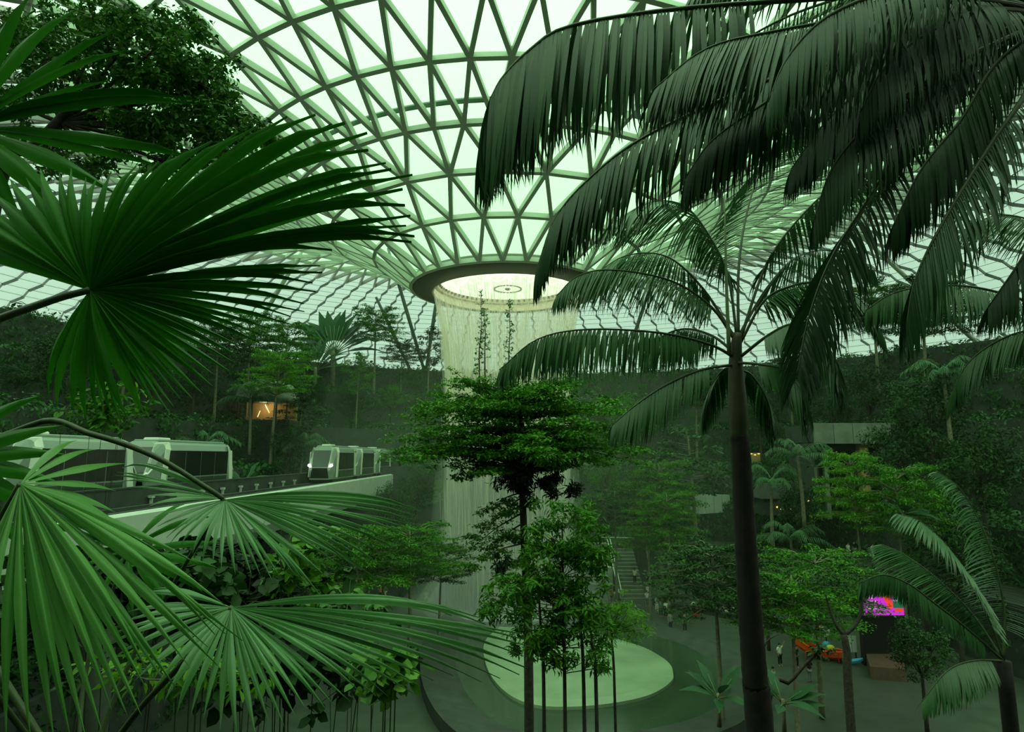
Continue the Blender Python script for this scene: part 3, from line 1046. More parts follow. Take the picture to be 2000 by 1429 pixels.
crown = at(-210, 760, 3.5)
root = thing('fan_palm', 'large fan palm filling the left edge with a dark pleated leaf', 'palm', (crown.x, 3.5, 4.0))
ip = inv(root)
mb = MB()
mb.tube(spline([V((crown.x - .1, 3.5, 4.0)), V((crown.x, 3.5, 10)), crown], 40), [.14 + (.01 if i % 2 else 0) for i in range(40)], 12)
mb.build('trunk', M['palm_trunk'], root, ip, True)
hubA = at(176, 566, 3.0)
tipsA = [(95, 770), (142, 800), (190, 812), (221, 815), (252, 821), (308, 796), (340, 794), (377, 779), (418, 756), (458, 731), (478, 703), (516, 674), (536, 645), (568, 619),
         (594, 594), (611, 554), (626, 520), (649, 490), (804, 475), (810, 464), (802, 423), (787, 372), (765, 333), (754, 320), (718, 262), (675, 243),
         (649, 246), (617, 226), (562, 229), (500, 250), (416, 277), (340, 300), (285, 322), (240, 348), (190, 350), (140, 330), (80, 330), (20, 350), (-60, 390), (-120, 450)]
tipsA = [(x, y, .25 * math.hypot(x - 176, y - 566) / 600) for x, y in tipsA]
fan_leaf(root, ip, hubA, [crown, at(-60, 650, 3.3), at(90, 590, 3.05)], T(tipsA, 3.0), (.05, -.95, .25), 'fan', wk=1.5, maxw=.5, dens=True)
hubU = at(-60, 250, 3.4)
tipsU = [(60, 470), (150, 440), (230, 380), (330, 330), (392, 312), (382, 203), (376, 196), (300, 190), (215, 158), (250, 100), (225, 60), (150, 20), (60, -10), (-40, -30)]
fan_leaf(root, ip, hubU, [crown, at(-190, 500, 3.6), at(-110, 330, 3.45)], T(tipsU, 3.4), (.05, -.9, .35), 'fan', wk=.8, maxw=.3)
hubX = at(-120, 900, 3.0)
fan_leaf(root, ip, hubX, [crown, at(-180, 830, 3.2)], T([(-240, 1100), (-160, 1120), (-90, 1130), (-20, 1110), (50, 1070), (100, 1010), (130, 950), (140, 890), (130, 830), (90, 770)], 3.0), (.05, -.8, .55), 'fan', wk=1.0)

# second fan palm: lower left leaves seen from above
crown = at(150, 1560, 4.6)
root = thing('fan_palm', 'fan palm in the lower left corner with glossy drooping leaves', 'palm', (crown.x, 4.6, 4.0))
ip = inv(root)
mb = MB()
mb.tube(spline([V((crown.x, 4.6, 4.0)), V((crown.x, 4.6, 9)), crown], 30), [.13 + (.01 if i % 2 else 0) for i in range(30)], 12)
mb.build('trunk', M['palm_trunk'], root, ip, True)
hubB = at(440, 975, 4.9)
tipsB = [(322, 908, .5), (262, 905, .55), (228, 922, .5), (238, 940, .4), (282, 970, .2), (300, 1010, 0), (325, 1050, -.1), (352, 1066, -.2), (395, 1100, -.3), (432, 1112, -.35), (492, 1125, -.3), (534, 1138, -.3),
         (580, 1128, -.25), (632, 1172, -.2), (662, 1104, -.15), (705, 1108, -.1), (737, 1132, 0), (752, 1112, .1), (772, 1072, .15), (792, 1044, .2),
         (806, 1024, .25), (815, 1008, .3), (822, 1000, .35), (810, 992, .45), (775, 985, .5), (722, 976, .6)]
fan_leaf(root, ip, hubB, [crown, at(250, 1300, 4.9), at(345, 1130, 5.0)], T(tipsB, 4.9), (.0, -.60, .80), 'fan_low', wk=.72, prad=.016, dens=True)
hubC = at(452, 1186, 3.7)
tipsC = [(300, 1150, .4), (250, 1195, .3), (215, 1240, .15), (215, 1290, 0), (262, 1330, -.1), (320, 1372, -.2), (372, 1400, -.3), (430, 1425, -.3), (500, 1440, -.3), (556, 1420, -.3), (598, 1385, -.3),
         (655, 1380, -.25), (705, 1352, -.2), (760, 1362, -.15), (820, 1340, -.1), (886, 1320, 0), (940, 1332, 0), (1014, 1318, .05), (1022, 1282, .1), (1026, 1250, .2), (1020, 1238, .25), (934, 1206, .4), (860, 1200, .5)]
fan_leaf(root, ip, hubC, [crown, at(260, 1400, 4.2), at(380, 1270, 3.85)], T(tipsC, 3.7), (.0, -.60, .80), 'fan_low', wk=.85, prad=.018, maxw=.22, dens=True)
hubE = at(250, 1075, 5.2)
tipsE = [(60, 1020, .3), (90, 1000, .3), (150, 985, .3), (180, 1060, .1), (140, 1120, -.1), (190, 1180, -.2), (260, 1200, -.3), (330, 1190, -.2), (400, 1160, -.1), (430, 1110, 0), (440, 1060, .2), (420, 1010, .4), (360, 985, .5)]
fan_leaf(root, ip, hubE, [crown, at(170, 1300, 5.0)], T(tipsE, 5.2), (.0, -.6, .8), 'fan', wk=.7, prad=.014)
hubD = at(40, 945, 2.3)
tipsD = [(150, 860, .3), (245, 905, .3), (225, 1000, .2), (286, 1085, .1), (388, 1102, .1), (474, 1252, .0), (420, 1240, -.05), (406, 1264, -.05), (425, 1300, -.1), (345, 1345, -.15), (320, 1330, -.15), (286, 1345, -.2), (250, 1400, -.2), (200, 1430, -.2), (140, 1450, -.2), (60, 1440, -.2),
         (-40, 1400, -.2), (-120, 1330, -.2)]
fan_leaf(root, ip, hubD, [crown, at(-40, 1300, 3.5), at(-20, 1080, 2.5)], T(tipsD, 2.3), (.15, -.6, .78), 'fan_light', wk=.8, prad=.014, maxw=.12, dens=True)
# bare leaf stalk that crosses in front of the train, with last year's narrow segments
mb = MB()
mb.tube(spline([crown] + P((-160, 1000, 4.9), (60, 830, 4.8), (180, 848, 4.75), (300, 890, 4.8), (400, 950, 4.85), (436, 974, 4.9)), 40), [.026 - .0002 * i for i in range(40)], 8)
mb.build('stalk', M['stem'], root, ip, True)

# ------------------------------------------------------------------ trees
def tree_parts(kind, seed, h=8.0, leafm=None):
    """returns (trunk mesh, foliage mesh) of a tree that stands at the origin"""
    global RS
    keep = RS
    RS = np.random.RandomState(seed)
    rnd = random.Random(seed)
    mb, lv = MB(), Leaves()
    lean = V((rnd.uniform(-.04, .04) * h, rnd.uniform(-.04, .04) * h, 0))
    def tp(f): return lean * f * f + V((0, 0, h * f))
    if kind == 'tier':
        mb.tube([tp(i / 9) for i in range(10)], [.016 * h * (1 - .75 * i / 9) + .01 for i in range(10)], 7)
        nt_ = 6
        for q in range(nt_):
            f = .68 + .30 * q / (nt_ - 1)
            r = h * (.36 - .13 * (q / (nt_ - 1)) ** 2) * rnd.uniform(.85, 1.15)
            nb = 7
            for k in range(nb):
                a = 2 * PI * (k + rnd.random() * .7) / nb
                e = tp(f) + V((math.cos(a) * r, math.sin(a) * r, h * .035 * rnd.uniform(-.5, 1.2)))
                mb.tube([tp(f - .04), tp(f - .02).lerp(e, .5) + V((0, 0, .02 * h)), e], [.004 * h, .003 * h, .001 * h], 4, cap=False)
                for g in (.35, .6, .82, 1.0):
                    c = tp(f).lerp(e, g) + V((rnd.uniform(-1, 1), rnd.uniform(-1, 1), 0)) * r * .10
                    lv.clump(c, (r * .24, r * .24, h * .018), 74, .019 * h, rnd.random() * .5, .8, .5, .1, .1)
    elif kind == 'round':
        mb.tube([tp(i / 7 * .8) for i in range(8)], [.018 * h * (1 - .7 * i / 7) + .01 for i in range(8)], 7)
        for q in range(46):
            d = V((rnd.gauss(0, 1), rnd.gauss(0, 1), rnd.gauss(0, 1))).normalized() * rnd.uniform(.4, 1)
            c = tp(.68) + V((d.x * h * .27, d.y * h * .27, d.z * h * .27))
            if q % 3 == 0: mb.tube([tp(.45), tp(.55).lerp(c, .5), c], [.006 * h, .004 * h, .001 * h], 4, cap=False)
            lv.clump(c, (h * .085, h * .085, h * .06), 110, .024 * h, rnd.random() * .5, .55, .45, .3, .3)
    elif kind == 'slender':
        mb.tube([tp(i / 9 * .97) for i in range(10)], [.009 * h * (1 - .7 * i / 9) + .01 for i in range(10)], 6)
        for q in range(34):
            f = .5 + .5 * q / 33
            a = rnd.random() * 2 * PI
            r = h * .12 * math.sin(PI * min(1, (f - .45) / .6)) + .02 * h
            c = tp(f) + V((math.cos(a) * r, math.sin(a) * r, 0))
            mb.tube([tp(f - .03), c], [.003 * h, .001 * h], 4, cap=False)
            lv.clump(c, (h * .06, h * .06, h * .03), 46, .03 * h, rnd.random() * .5, .6, .45, .3, .2)
    elif kind == 'bush':
        mb.tube([V((0, 0, 0)), V((0, 0, h * .5))], [.03 * h, .01 * h], 5)
        for q in range(26):
            d = V((rnd.gauss(0, 1), rnd.gauss(0, 1), abs(rnd.gauss(0, 1)))).normalized() * rnd.uniform(.5, 1)
            lv.clump((d.x * h * .5, d.y * h * .5, h * .1 + d.z * h * .8), (h * .16, h * .16, h * .12), 46, .09 * h, rnd.random() * .5, .5, .4, .3, .3)
    elif kind == 'paddle':                # travellers palm: a flat fan of long paddle leaves
        pass
    RS = keep
    return mb.mesh('trunk', M['bark'] if kind == 'round' else M['bark_pale'], True), lv.mesh('foliage', M[leafm])


VAR = {}
for q, (kd, lm) in enumerate((('tier', 'leaf_mid'), ('tier', 'leaf_bright'), ('tier', 'leaf_dark'), ('round', 'leaf_dark'), ('round', 'leaf_mid'), ('round', 'leaf_bright'),
                              ('slender', 'leaf_mid'), ('slender', 'leaf_dark'), ('bush', 'leaf_mid'), ('bush', 'leaf_bright'), ('bush', 'leaf_blue'), ('bush', 'leaf_dark'))):
    VAR[(kd, lm)] = tree_parts(kd, 30 + q, 8.0 if kd != 'bush' else 2.0, lm)


def tree(name, kind, lm, loc, h, label, cat='tree', group=None, rot=None, wide=1.0):
    root = thing(name, label, cat, loc, rot if rot is not None else random.uniform(0, 6), group)
    k = h / (8.0 if kind != 'bush' else 2.0)
    root.scale = (k * wide, k * wide, k)
    tm, fm = VAR[(kind, lm)]
    link(bpy.data.objects.new('trunk', tm), root)
    tag(link(bpy.data.objects.new('foliage', fm), root), kind='stuff')
    return root


# small feather palms and paddle-leaved palms for the terraces
def far_palm_parts(seed, nf=13):
    rnd = random.Random(seed)
    mb = MB()
    mb.tube([V((.03 * i * i * .1, 0, .6 * i)) for i in range(9)], [.15 - .008 * i for i in range(9)], 7)
    Jn = Joined()
    st = MB()
    for k in range(nf):
        a = 2 * PI * k / nf * 1.0 + rnd.uniform(-.2, .2)
        el = rnd.uniform(.1, 1.2)
        d = V((math.cos(a) * math.cos(el), math.sin(a) * math.cos(el), math.sin(el)))
        hor = V((math.cos(a), math.sin(a), 0))
        p0 = V((.19, 0, 4.8))
        pts = spline([p0, p0 + d * .9, p0 + d * 1.5 + hor * .4 - V((0, 0, .15)), p0 + d * 1.7 + hor * 1.1 - V((0, 0, .8))], 25)
        st.tube(pts[::3], .018, 4)
        for i in range(20):
            t = .15 + .85 * (i + .5) / 20
            j = int(t * 23)
            Tn = (pts[j + 1] - pts[j]).normalized()
            side = Tn.cross(V((0, 0, 1))).normalized() if Tn.cross(V((0, 0, 1))).length > .1 else V((1, 0, 0))
            for sg in (-1, 1):
                me, v, f = LEAFLET[i % 3]
                Jn.add(v, f, leaflet_matrix(pts[j], side * sg * .7 + Tn * .45 - V((0, 0, .45)), V((0, 0, 1)), .62 * (1 - .5 * abs(t - .45)), .06, .2))
    v, f = np.concatenate(Jn.v), np.concatenate(Jn.f)
    return mb.mesh('trunk', M['bark_pale'], True), st.mesh('leaf_stalks', M['stem']), np_mesh('leaflets', v, f, M['feather_far'], RS.rand(len(v) // 24 + 1).repeat(24)[:len(v)] * .5)


FARPALM = [far_palm_parts(5), far_palm_parts(9, 10)]


def far_palm(loc, h, label, q=0):
    root = thing('feather_palm', label, 'palm', loc, random.uniform(0, 6))
    k = h / 6.2
    root.scale = (k, k, k)
    a, b_, c = FARPALM[q]
    link(bpy.data.objects.new('trunk', a), root)
    link(bpy.data.objects.new('leaf_stalks', b_), root)
    tag(link(bpy.data.objects.new('leaflets', c), root), kind='stuff')
    return root


def paddle_mesh(L=2.4, W=.55, bend=.35):
    vs, fs = [], []
    seg = 9
    for i in range(seg + 1):
        t = i / seg
        wd = W * math.sin(PI * min(.97, max(.04, t)) ** .75)
        z = -bend * L * t ** 2.4
        vs += [(t * L, -wd / 2, z - .05 * wd), (t * L, 0, z - .12 * wd), (t * L, wd / 2, z - .05 * wd)]
    for i in range(seg):
        o = i * 3
        fs += [(o, o + 3, o + 4, o + 1), (o + 1, o + 4, o + 5, o + 2)]
    return np_mesh('paddle_leaf', np.array(vs, float), np.array(fs), M['paddle'], np.full(len(vs), .25))


PADDLE = [paddle_mesh(2.6, .85, b_) for b_ in (.15, .35, .6)]


def paddle_palm(loc, h, label, n=15, flat=True, cat='palm', name='travellers_palm', extra=0.0):
    root = thing(name, label, cat, loc)
    k = h / 6.0
    root.scale = (k, k, k)
    mb = MB()
    mb.tube([(0, 0, -extra / k), (.03, 0, 1.2), (0, 0, 2.2), (0, 0, 2.6)], [.2, .17, .2, .12], 8)
    root.location = V(loc) + V((0, 0, extra))
    mb.build('trunk', M['bark_pale'], root, smooth=True)
    for i in range(n):
        a = -1.25 + 2.5 * i / (n - 1) if flat else random.uniform(.55, 1.35)
        az = random.uniform(-.2, .2) if flat else random.uniform(0, 6.28)
        d = V((math.sin(a) * math.cos(az), math.sin(a) * math.sin(az), math.cos(a)))
        p1 = V((0, 0, 2.2)) + d * (1.15 if flat else .8)
        mb = MB()
        mb.tube([V((0, 0, 2.2)), p1, p1 + d * 1.2], [.05, .035, .015], 5)
        st = mb.build('leaf_stalk', M['stem_pale'], root, smooth=True)
        o = link(bpy.data.objects.new('paddle_leaf', PADDLE[i % 3]), st)
        o.matrix_basis = leaflet_matrix(p1, d, V((0, -.5, 1)) - d * .3, 1, 1, 0)
    return root


# ---- the layered tree in the middle
D0 = 22.0
root = thing('layered_tree', 'layered fine-leaved tree in front of the waterfall', 'tree', (at(1030, 1330, D0).x, D0, 0))
im = inv(root)
tr = [V((at(1034, 1333, D0).x, D0, 0))] + P((1033, 1330, D0), (1030, 1180, D0), (1024, 1050, D0), (1020, 960, D0), (1014, 880, D0), (1018, 820, D0), (1012, 770, D0), (1000, 735, D0))
mb = MB()
mb.tube(spline(tr, 40), [.17 - .135 * (i / 39) ** 1.2 for i in range(40)], 9)
mb.build('trunk', M['bark'], root, im, True)
mb, lv = MB(), Leaves()
# (px_x, px_y of the twig end, start y on trunk)
tiers = []
rr = random.Random(3)
for y0, xl, xr, th, nb in ((752, 880, 1120, 18, 9), (775, 868, 1180, 20, 10), (800, 808, 1236, 20, 16), (832, 838, 1200, 20, 13), (858, 800, 1225, 18, 14), (882, 760, 1262, 20, 18), (905, 880, 1150, 16, 7)):
    c = 1014
    for k in range(nb):
        a = 2 * PI * (k + rr.random() * .8) / nb
        ca, sa = math.cos(a), math.sin(a)
        half = (xr - c) if ca > 0 else (c - xl)
        rad = half / F_PX * D0 * (rr.uniform(.55, .8) if k % 3 == 0 else rr.uniform(.95, 1.15))
        st = at(c, y0 + 26, D0)
        e = at(c, y0 + rr.uniform(-8, 14), D0) + V((ca * rad, sa * rad * .85, -.02 * rad))
        mid = st.lerp(e, .5) + V((0, 0, .10 * rad - .1))
        mb.tube(spline([st, mid, e], 7), [.045, .036, .028, .022, .016, .010, .004], 5, cap=False)
        for g in np.linspace(.30, 1.0, 8):
            b0 = st.lerp(mid, g * 2) if g < .5 else mid.lerp(e, g * 2 - 1)
            for q in range(3):
                cc = b0 + V((rr.uniform(-1, 1) * .6, rr.uniform(-1, 1) * .6, rr.uniform(-.05, .16)))
                lv.clump(cc, (.38, .38, .06), 22, .14, rr.random() * .55, .75, .5, .1, .1)
for (x0, y0, ys) in ((768, 888, 880), (792, 900, 885), (830, 868, 862), (812, 802, 820), (845, 790, 810), (862, 915, 890), (905, 935, 900), (1250, 882, 872), (1222, 856, 850), (1238, 902, 885), (1190, 908, 885), (1205, 838, 840), (1232, 808, 820), (1150, 905, 885), (820, 845, 850)):
    st, e = at(1013, ys, D0), at(x0, y0, D0 + rr.uniform(-2.0, 2.0))
    mb.tube(spline([st, st.lerp(e, .5) + V((0, 0, .30)), e], 8), [.05, .042, .034, .027, .02, .014, .009, .004], 5, cap=False)
    for g in np.linspace(.45, 1.02, 9):
        for q in range(2):
            cc = st.lerp(e, g) + V((0, 0, .30 * 4 * g * (1 - g) * .8)) + V((rr.uniform(-.45, .45), rr.uniform(-.5, .5), rr.uniform(-.05, .14)))
            lv.clump(cc, (.36, .36, .06), 22, .135, rr.random() * .5, .75, .5, .1, .1)
for (x0, y0, ys) in ((880, 720, 770), (1108, 725, 775), (905, 745, 780), (1000, 735, 760)):
    st, e = at(1010, ys + 20, D0), at(x0, y0, D0 + rr.uniform(-1, 1))
    mb.tube(spline([st, st.lerp(e, .6) - V((0, 0, .15)), e], 6), [.03, .025, .02, .014, .008, .004], 5, cap=False)
    for g in (.6, .75, .9, 1):
        lv.clump(st.lerp(e, g), (.22, .22, .09), 26, .11, rr.random() * .5, .7, .5, .1, .1)
# lower left branches that hang below the crown
for (x0, y0, xs, ys) in ((945, 1000, 1022, 960), (905, 1085, 1022, 1000), (925, 1050, 1022, 985), (960, 1075, 1024, 1020), (915, 1105, 1025, 1060), (985, 1010, 1022, 970), (990, 1115, 1028, 1090), (900, 935, 1016, 900), (1000, 1060, 1026, 1040)):
    st, e = at(xs, ys, D0), at(x0, y0, D0 - rr.uniform(-1.2, 1.6))
    mb.tube(spline([st, st.lerp(e, .5) + V((0, 0, .12)), e], 7), [.035, .03, .024, .018, .012, .008, .004], 5, cap=False)
    for g in np.linspace(.35, 1, 6):
        for q in range(2):
            lv.clump(st.lerp(e, g) + V((rr.uniform(-.3, .3), rr.uniform(-.4, .4), rr.uniform(-.05, .1))), (.34, .34, .08), 36, .125, rr.random() * .3, .7, .5, .15, .1)
mb.build('branches', M['bark'], root, im, True)
tag(link(bpy.data.objects.new('foliage', lv.mesh('foliage', M['leaf_mid'])), root, im), kind='stuff')
# thin upright leader shoots above the crown
for pts, n_ in ((((938, 770, 22), (936, 690, 22), (940, 640, 22), (939, 568, 22)), 26), (((993, 770, 22), (994, 690, 22), (996, 640, 22), (994, 586, 22)), 26),
                (((948, 770, 22.3), (947, 690, 22.3), (948, 650, 22.3), (946, 602, 22.3)), 22)):
    mb, lv = MB(), Leaves()
    mb.tube(spline(P(*pts), 20), [.03 - .0012 * i for i in range(20)], 5)
    up = spline(P(*pts), n_)
    for i, p in enumerate(up):
        r_ = .17 * (1 - i / 34) + .03
        for q in range(2):
            a = rr.uniform(0, 6.28)
            c = p + V((math.cos(a) * r_, math.sin(a) * r_, rr.uniform(-.05, .05)))
            mb.tube([p, c], [.008, .004], 4, cap=False)
            lv.clump(c, (.07, .07, .05), 6, .10, rr.random() * .4, .5, .45, .2, .1)
    sh = mb.build('leader_shoot', M['bark'], root, im, True)
    tag(link(bpy.data.objects.new('foliage', lv.mesh('foliage', M['leaf_mid'])), sh), kind='stuff')

# dark nest-fern clump on the middle tree's trunk
fc = at(1040, 938, D0 - .25)
root = thing('nest_fern', 'dark shaggy fern clump perched on the middle tree trunk', 'fern', fc)
lv = Leaves()
for k in range(30):
    c = V((rr.gauss(-.05, .56), rr.gauss(0, .42), rr.gauss(0, .28)))
    lv.clump(c, (.34, .34, .24), 90, .22, rr.random() * .3, .3, .28, .5, .2)
tag(link(bpy.data.objects.new('fronds', lv.mesh('fronds', M['fern_dark'])), root), kind='stuff')
for (px, py, sz, lab) in ((978, 1100, .6, 'small dark fern tuft on the middle tree below its lower branches'), (1063, 1150, .45, 'dark fern tuft on the stem between middle tree and leafy bush tree'),
                          (1075, 1070, .4, 'dark fern tuft right of the middle trunk, beside the leafy bush tree')):
    r2 = thing('nest_fern', lab, 'fern', at(px, py, 20.5))
    lv = Leaves()
    for k in range(7):
        lv.clump(V((rr.gauss(0, .22), rr.gauss(0, .2), rr.gauss(0, .3))) * sz, (.3 * sz, .3 * sz, .25 * sz), 50, .2 * sz + .05, rr.random() * .3, .3, .3, .5, .2)
    tag(link(bpy.data.objects.new('fronds', lv.mesh('fronds', M['fern_dark'])), r2), kind='stuff')

# ---- the leafy bush tree to its right (several thin stems)
D1 = 17.0
root = thing('bush_tree', 'dense broad-leaved bush tree on thin stems right of the middle tree', 'tree', (at(1110, 1330, D1).x, D1, 4.0))
im = inv(root)
mb, lv = MB(), Leaves()
for (xb, xt, yt) in ((1103, 1098, 1020), (1140, 1128, 1120), (1164, 1150, 1190), (1062, 1050, 1110)):
    b0 = at(xb, 1333, D1); b0.z = 4.0
    s_ = MB(); s_.tube(spline([b0] + P((xb, 1333, D1), ((xb + xt) / 2, (1333 + yt) / 2, D1), (xt, yt, D1)), 16), [.062 - .0028 * i for i in range(16)], 7)
    s_.build('trunk', M['bark'], root, im, True)
for (cx_, cy_, rx, ry, nn) in ((1100, 1005, 62, 30, 16), (1085, 1050, 55, 34, 16), (1135, 1060, 50, 40, 16), (1110, 1100, 60, 36, 18), (1060, 1090, 30, 40, 8), (1165, 1100, 25, 40, 7),
                               (1010, 1145, 60, 26, 14), (1060, 1165, 70, 34, 20), (1130, 1165, 50, 34, 16), (990, 1190, 45, 16, 9), (1110, 1215, 70, 34, 20), (1050, 1235, 50, 26, 12), (1155, 1240, 40, 30, 10),
                               (1040, 1260, 36, 20, 8), (1170, 1290, 26, 20, 6), (1085, 1285, 40, 18, 7), (1010, 1160, 30, 20, 6)):
    for k in range(int(nn * 1.4)):
        c = at(cx_ + rr.uniform(-1, 1) * rx, cy_ + rr.uniform(-1, 1) * ry, D1 + rr.uniform(-.8, .8))
        lv.clump(c, (.27, .27, .17), 32, .20, rr.random() * .55, .5, .28, .3, .1)
        if k % 3 == 0:
            mb.tube([at(1100, cy_ + 25, D1), c], [.012, .004], 4, cap=False)
mb.build('branches', M['bark'], root, im)
tag(link(bpy.data.objects.new('foliage', lv.mesh('foliage', M['leaf_mid'])), root, im), kind='stuff')

# ---- bright feathery shrub to the right of it
root = thing('feathery_shrub', 'bright feathery shrub right of the leafy bush tree', 'shrub', (at(1205, 1333, 19).x, 19, 4.0))
im = inv(root)
lv, mb = Leaves(), MB()
mb.tube(spline([V((at(1200, 1333, 19).x, 19, 4.0))] + P((1200, 1333, 19), (1195, 1240, 19), (1210, 1190, 19)), 12), [.05 - .003 * i for i in range(12)], 6)
for k in range(70):
    c = at(1212 + rr.gauss(0, 34), 1205 + rr.gauss(0, 26), 19 + rr.uniform(-.6, .6))
    lv.clump(c, (.28, .28, .1), 30, .15, rr.random() * .5, .7, .18, .2, .1)
    if k % 4 == 0: mb.tube([at(1200, 1235, 19), c], [.012, .003], 4, cap=False)
mb.build('trunk', M['bark'], root, im)
tag(link(bpy.data.objects.new('foliage', lv.mesh('foliage', M['leaf_bright'])), root, im), kind='stuff')

# ---- dark small-leaved tree in the upper left corner
D2 = 11.0
root = thing('overhanging_tree', 'dark small-leaved tree overhanging the upper left corner', 'tree', (at(-60, 700, D2).x, D2, 4.0))
im = inv(root)
mb, lv = MB(), Leaves()
tb = V((at(-60, 700, D2).x, D2, 4.0))
mb.tube(spline([tb, V((tb.x, D2, 10)), at(-20, 420, D2), at(80, 280, D2), at(200, 150, D2)], 24), [.22 - .006 * i for i in range(24)], 9)
for (cx_, cy_, rx, ry, nn) in ((230, 110, 90, 60, 30), (330, 150, 90, 70, 38), (400, 170, 60, 60, 22), (420, 240, 60, 40, 18), (330, 260, 80, 40, 24), (250, 220, 70, 40, 16), (480, 255, 40, 28, 10), (505, 270, 26, 16, 5),
                               (395, 300, 60, 26, 12), (230, 290, 50, 36, 9), (185, 320, 30, 14, 4), (330, 320, 60, 20, 8), (120, 120, 100, 90, 26), (40, 60, 100, 60, 20), (200, 40, 110, 40, 24), (350, 60, 70, 40, 18), (100, 300, 60, 40, 8), (20, 200, 60, 70, 12)):
    for k in range(int(nn * 1.6)):
        c = at(cx_ + max(-1, min(1, rr.gauss(0, .5))) * rx, cy_ + max(-1, min(1, rr.gauss(0, .5))) * ry, D2 + rr.uniform(-1.2, 1.2))
        lv.clump(c, (.26, .26, .18), 44, .12, rr.random() * .45, .45, .5, .3, .1)
        if k % 3 == 0: mb.tube([at(cx_ - 20, cy_ - 10, D2), c], [.02, .004], 4, cap=False)
    mb.tube([at(120, 240, D2), at(cx_, cy_, D2)], [.05, .02], 5, cap=False)
mb.build('trunk', M['bark'], root, im, True)
tag(link(bpy.data.objects.new('foliage', lv.mesh('foliage', M['leaf_over'])), root, im), kind='stuff')

# ------------------------------------------------------------------ guideway and trains on the left
gw = thing('guideway', 'pale concrete train guideway with a dark parapet, on the left', 'guideway', (-21.0, 50, 9))
ig = inv(gw)
ZB = EYE - 2.5
for y0 in range(2, 96, 12):                       # white edge beam, segment by segment
    y1 = min(y0 + 12, 96)
    b = MB()
    b.prism([(-17.25, y0, ZB), (-16.95, y0, ZB - .12), (-16.95, y0, ZB - 2.2), (-17.6, y0, ZB - 3.0), (-18.3, y0, ZB - 3.0), (-17.55, y0, ZB - .1)], (0, 0, 0), (0, y1 - y0 - .03, 0))
    b.build('edge_beam', M['concrete_pale'], gw, ig)
b = MB()
b.box((-26.6, 2, ZB - 1.0), (-17.5, 108, ZB - .45))
b.build('track_bed', M['dark_concrete'], gw, ig)
b = MB()
for x in (-18.9, -20.5, -23.9, -25.4): b.box((x - .15, 2, ZB - .45), (x + .15, 108, ZB - .18))
b.build('running_rail', M['dark_concrete'], gw, ig)
for y0 in range(2, 67, 8):
    b = MB(); b.box((-21.95, y0, ZB - .45), (-21.65, y0 + 7.95, ZB + .68)); b.box((-22.0, y0, ZB + .68), (-21.6, y0 + 7.95, ZB + .76))
    b.build('parapet', [M['dark_concrete']], gw, ig)
for y0 in (8, 34, 60, 86):
    b = MB()
    b.tube([(-21.5, y0, 0), (-21.5, y0, ZB - 2.5), (-21.5, y0, ZB - 1.0)], [.9, .9, 1.8], 14)
    b.build('pier', M['concrete'], gw, ig, True)
for k in range(9):
    b = MB()
    y = 38 + 3.1 * k
    b.box((-21.55, y - .05, ZB - .4), (-21.4, y + .05, ZB + .05)); b.box((-21.6, y - .15, ZB + .05), (-21.35, y + .15, ZB + .2))
    b.build('track_lamp', M['concrete_pale'], gw, ig)


